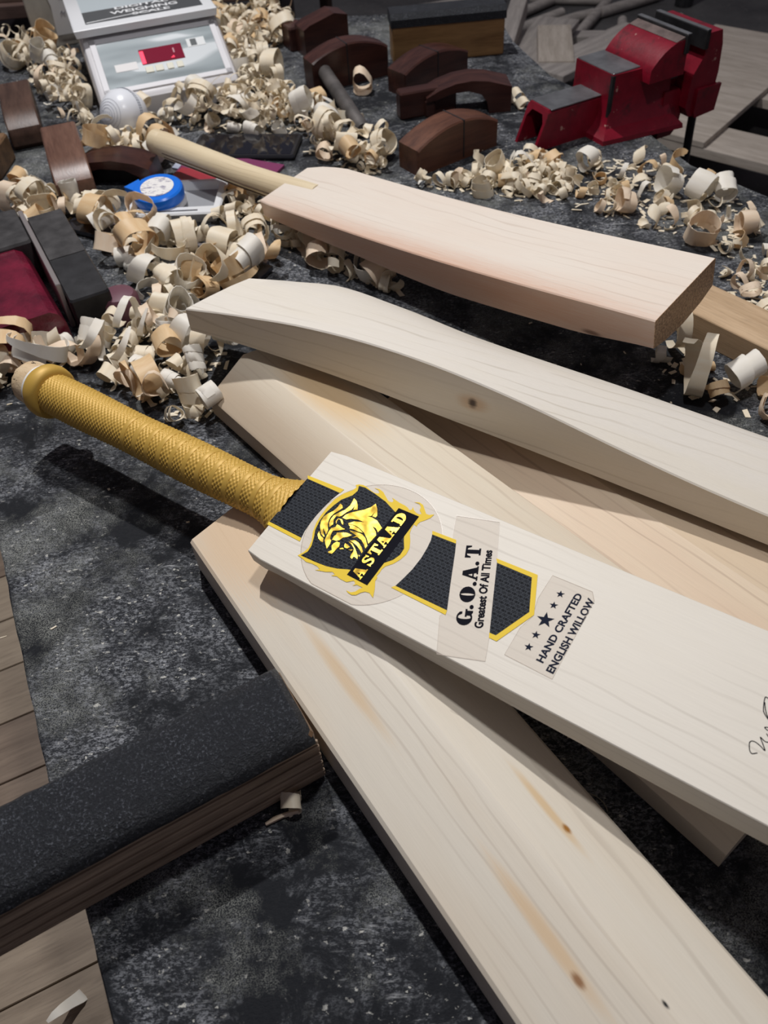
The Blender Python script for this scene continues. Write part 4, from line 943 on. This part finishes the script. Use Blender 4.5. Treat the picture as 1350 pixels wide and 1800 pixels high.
def put(me, x, y, zoff, label, group, sc=1., rot=None):
    o = bpy.data.objects.new('wood_shaving', me); COL.objects.link(o)
    o.rotation_euler = rot or (rg.uniform(-.5, .5) if rg.random() < .65 else rg.uniform(1.0, 2.1), rg.uniform(0, 6.28), rg.uniform(0, 6.28))
    o.scale = (sc, sc, sc)
    Rm = o.rotation_euler.to_matrix()
    zmin = min((Rm @ v.co).z for v in me.vertices)*sc
    o.location = (x, y, zoff-zmin-.0008)
    tag(o, (ADJ.get(me.name, '')+' '+label).strip() if group else label, 'wood shaving', group)
    return o
for poly, n, dmin, pool, lift, label, group in (
    (R1, 100, .022, big, .020, 'curled wood shaving in the loose heap beyond the gold grip', 'shavings beyond the gold grip'),
    (R2, 74, .026, small+big, .030, 'curled wood shaving in the deep heap around the scale and phone', 'shavings around the scale and phone'),
    (R2B, 26, .026, small+big, .026, 'curled wood shaving piled between the scale and the dark planes', 'shavings between scale and planes'),
    (R3, 46, .026, small+big[:8], .004, 'curled wood shaving scattered in front of the vise', 'shavings in front of the vise'),
    (R7, 15, .024, big, .012, 'wood shaving in front of the white ball by the end of the cane handle', 'shavings by the cane handle end'),
    (R8, 6, .03, big, .0, 'wood shaving on the bench edge below the wooden block with a grit band', 'shavings at the bench edge'),
    (R4, 9, .018, small+big[:4], .006, 'wood shaving beside the timber offcut and the humped blade', 'shavings by the timber offcut'),
    (R4B, 9, .022, big+small, .006, 'wood shaving on the bench past the sawn toe', 'shavings past the sawn toe'),
    (R5, 9, .020, big, .0, 'wood shaving curled under the side of the cane handled bat', 'shavings under the cane handled bat'),
    (R6, 9, .018, big[:10]+small, .012, 'wood shaving between the white tray and the cane handled bat', 'shavings by the tray')):
    for (x, y) in sample(poly, n, dmin, rg):
        put(rg.choice(pool), x, y, rg.uniform(0, lift) if rg.random() < .6 else 0, label, group, rg.uniform(.8, 1.15))
# fine litter of flakes nobody could count
def litter(name, label, spots, zl, fs=1.):
    V = []; Fc = []; pool = [([tuple(v.co) for v in me.vertices], [tuple(p.vertices) for p in me.polygons]) for me in small[:10]]
    for (x, y, k, zo) in spots:
        if k:
            vs_, fs_ = rg.choice(pool); M = Euler((rg.uniform(0, 6.28), rg.uniform(0, 6.28), rg.uniform(0, 6.28))).to_matrix(); sc = rg.uniform(.6, 1.05)
            P = [M @ (Vector(v)*sc) for v in vs_]; zm = min(p.z for p in P); b = len(V)
            V += [(p.x+x, p.y+y, p.z-zm+zo) for p in P]; Fc += [tuple(b+i for i in f) for f in fs_]
        else:
            a_ = rg.uniform(0, 6.28); L, W = rg.uniform(.002, .008)*fs, rg.uniform(.001, .0035)*fs; b = len(V); ca, sa = math.cos(a_), math.sin(a_); h = rg.uniform(.0004, .002)
            for (u, v_, z) in ((-L, -W, 0), (L, -W*.6, h), (L*.8, W, h*.6), (-L*.9, W*.7, 0)):
                V.append((x+u*ca-v_*sa, y+u*sa+v_*ca, z+.0002)); 
            for i in range(4): V.append((V[b+i][0], V[b+i][1], V[b+i][2]+.0005))
            Fc += [(b, b+1, b+2, b+3), (b+4, b+5, b+6, b+7)]+[(b+i, b+(i+1) % 4, b+4+(i+1) % 4, b+4+i) for i in range(4)]
    o = mesh_obj(name, V, Fc, SHM[0], None, 50); o.data.materials.append(SHM[2]); o.data.materials.append(SHM[1])
    tag(o, label, 'wood shavings', None, 'stuff'); return o
sp = []
for poly, n, k, lift in ((R1, 90, 1, .006), (R1, 260, 0, 0), (R2, 430, 1, .038), (R2, 200, 0, 0), (R2B, 150, 1, .030), (R3A, 110, 1, .003), (R3, 45, 1, 0), (R3, 300, 0, 0), (R4, 30, 0, 0), (R4B, 90, 0, 0), (R4B, 16, 1, 0), (R5, 20, 1, 0), (R5, 60, 0, 0), (R6, 25, 1, .01)):
    for (x, y) in sample(poly, n, .0, rg): sp.append((x, y, k, rg.uniform(0, lift)))
lt = litter('shavings_litter', 'fine pale wood flakes and small curls littering the bench among the big shavings', sp, 0)
sp = [(rg.uniform(-.5, .5), rg.uniform(.2, 1.6), 0, 0) for i in range(60)]
litter('bench_flakes', 'tiny pale wood flakes strewn over the open black rubber', sp, 0, .4)

# single shavings lying apart
def lone(px, me, label, rot, sc=1., z=0.): return put(me, px[0], px[1], z, label, None, sc, rot)
for (p_, i_, lab, rot_) in (((.262, 1.335), 2, 'white shaving lying against the end of the bridge shaped plane', (.2, .3, .4)), ((.020, 1.440), 5, 'loose shaving on the open bench between two arched planes', (.5, 1.2, .4)),
    ((-.005, 1.330), 9, 'tall twisted shaving standing behind the reddish plane by the rod', (1.4, .3, 1.)), ((.155, 1.500), 4, 'pale shaving tucked between an arched plane and the black topped block', (.3, .6, .2))):
    lone(p_, big[i_], lab, rot_, 1.)
V, Fc = curl(.020, .017, 1.35, .012, .35, .9, 501, 30)
tall = mesh_obj('wood_shaving', V, Fc, SHM[1], None, 50); td = tall.data; bpy.data.objects.remove(tall)
lone((-.352, .735), td, 'long white ribbon shaving curling upright above the gold grip roll', (1.35, .5, .4), 1.15, .012)
lone((-.405, .705), big[3], 'pale rolled shaving cut by the picture edge beside the grip end', (.2, 1., .5), 1.1)
lone((-.076, .234), small[4], 'small orange shaving lying against the grit wrapped long block', (.3, .4, .2), 1.)
lone((.168, 1.135), big[6], 'large loose coil standing in front of the reddish wooden plane', (1.3, .4, .6), .9)
o = MB().tube([(-.095+.022*k/4, .222+.008*k/4+.001*math.sin(k), .0022) for k in range(5)], [.0012, .0018, .0016, .0017, .001], 7).build('wood_splinter', SHM[3])
tag(o, 'thin splinter lying by the near side of the grit wrapped block', 'splinter')
q = [(.118+.014*math.cos(a_*.22), .213+.014*math.sin(a_*.22), .0012) for a_ in range(27)]
tag(MB().tube(q, .0004, 5).build('hair_loop', flat('fibre', (.30, .27, .22), .6)), 'thin looped fibre on the dark rubber between two blades', 'fibre')
o = bpy.data.objects.new('wood_shaving', small[7]); COL.objects.link(o); o.location = (-.335, .202, -.338); o.rotation_euler = (.3, .5, 1.); o.scale = (1.6, 1.6, 1.6)
tag(o, 'pale shaving fallen on the plank floor below the bench corner', 'wood shaving')
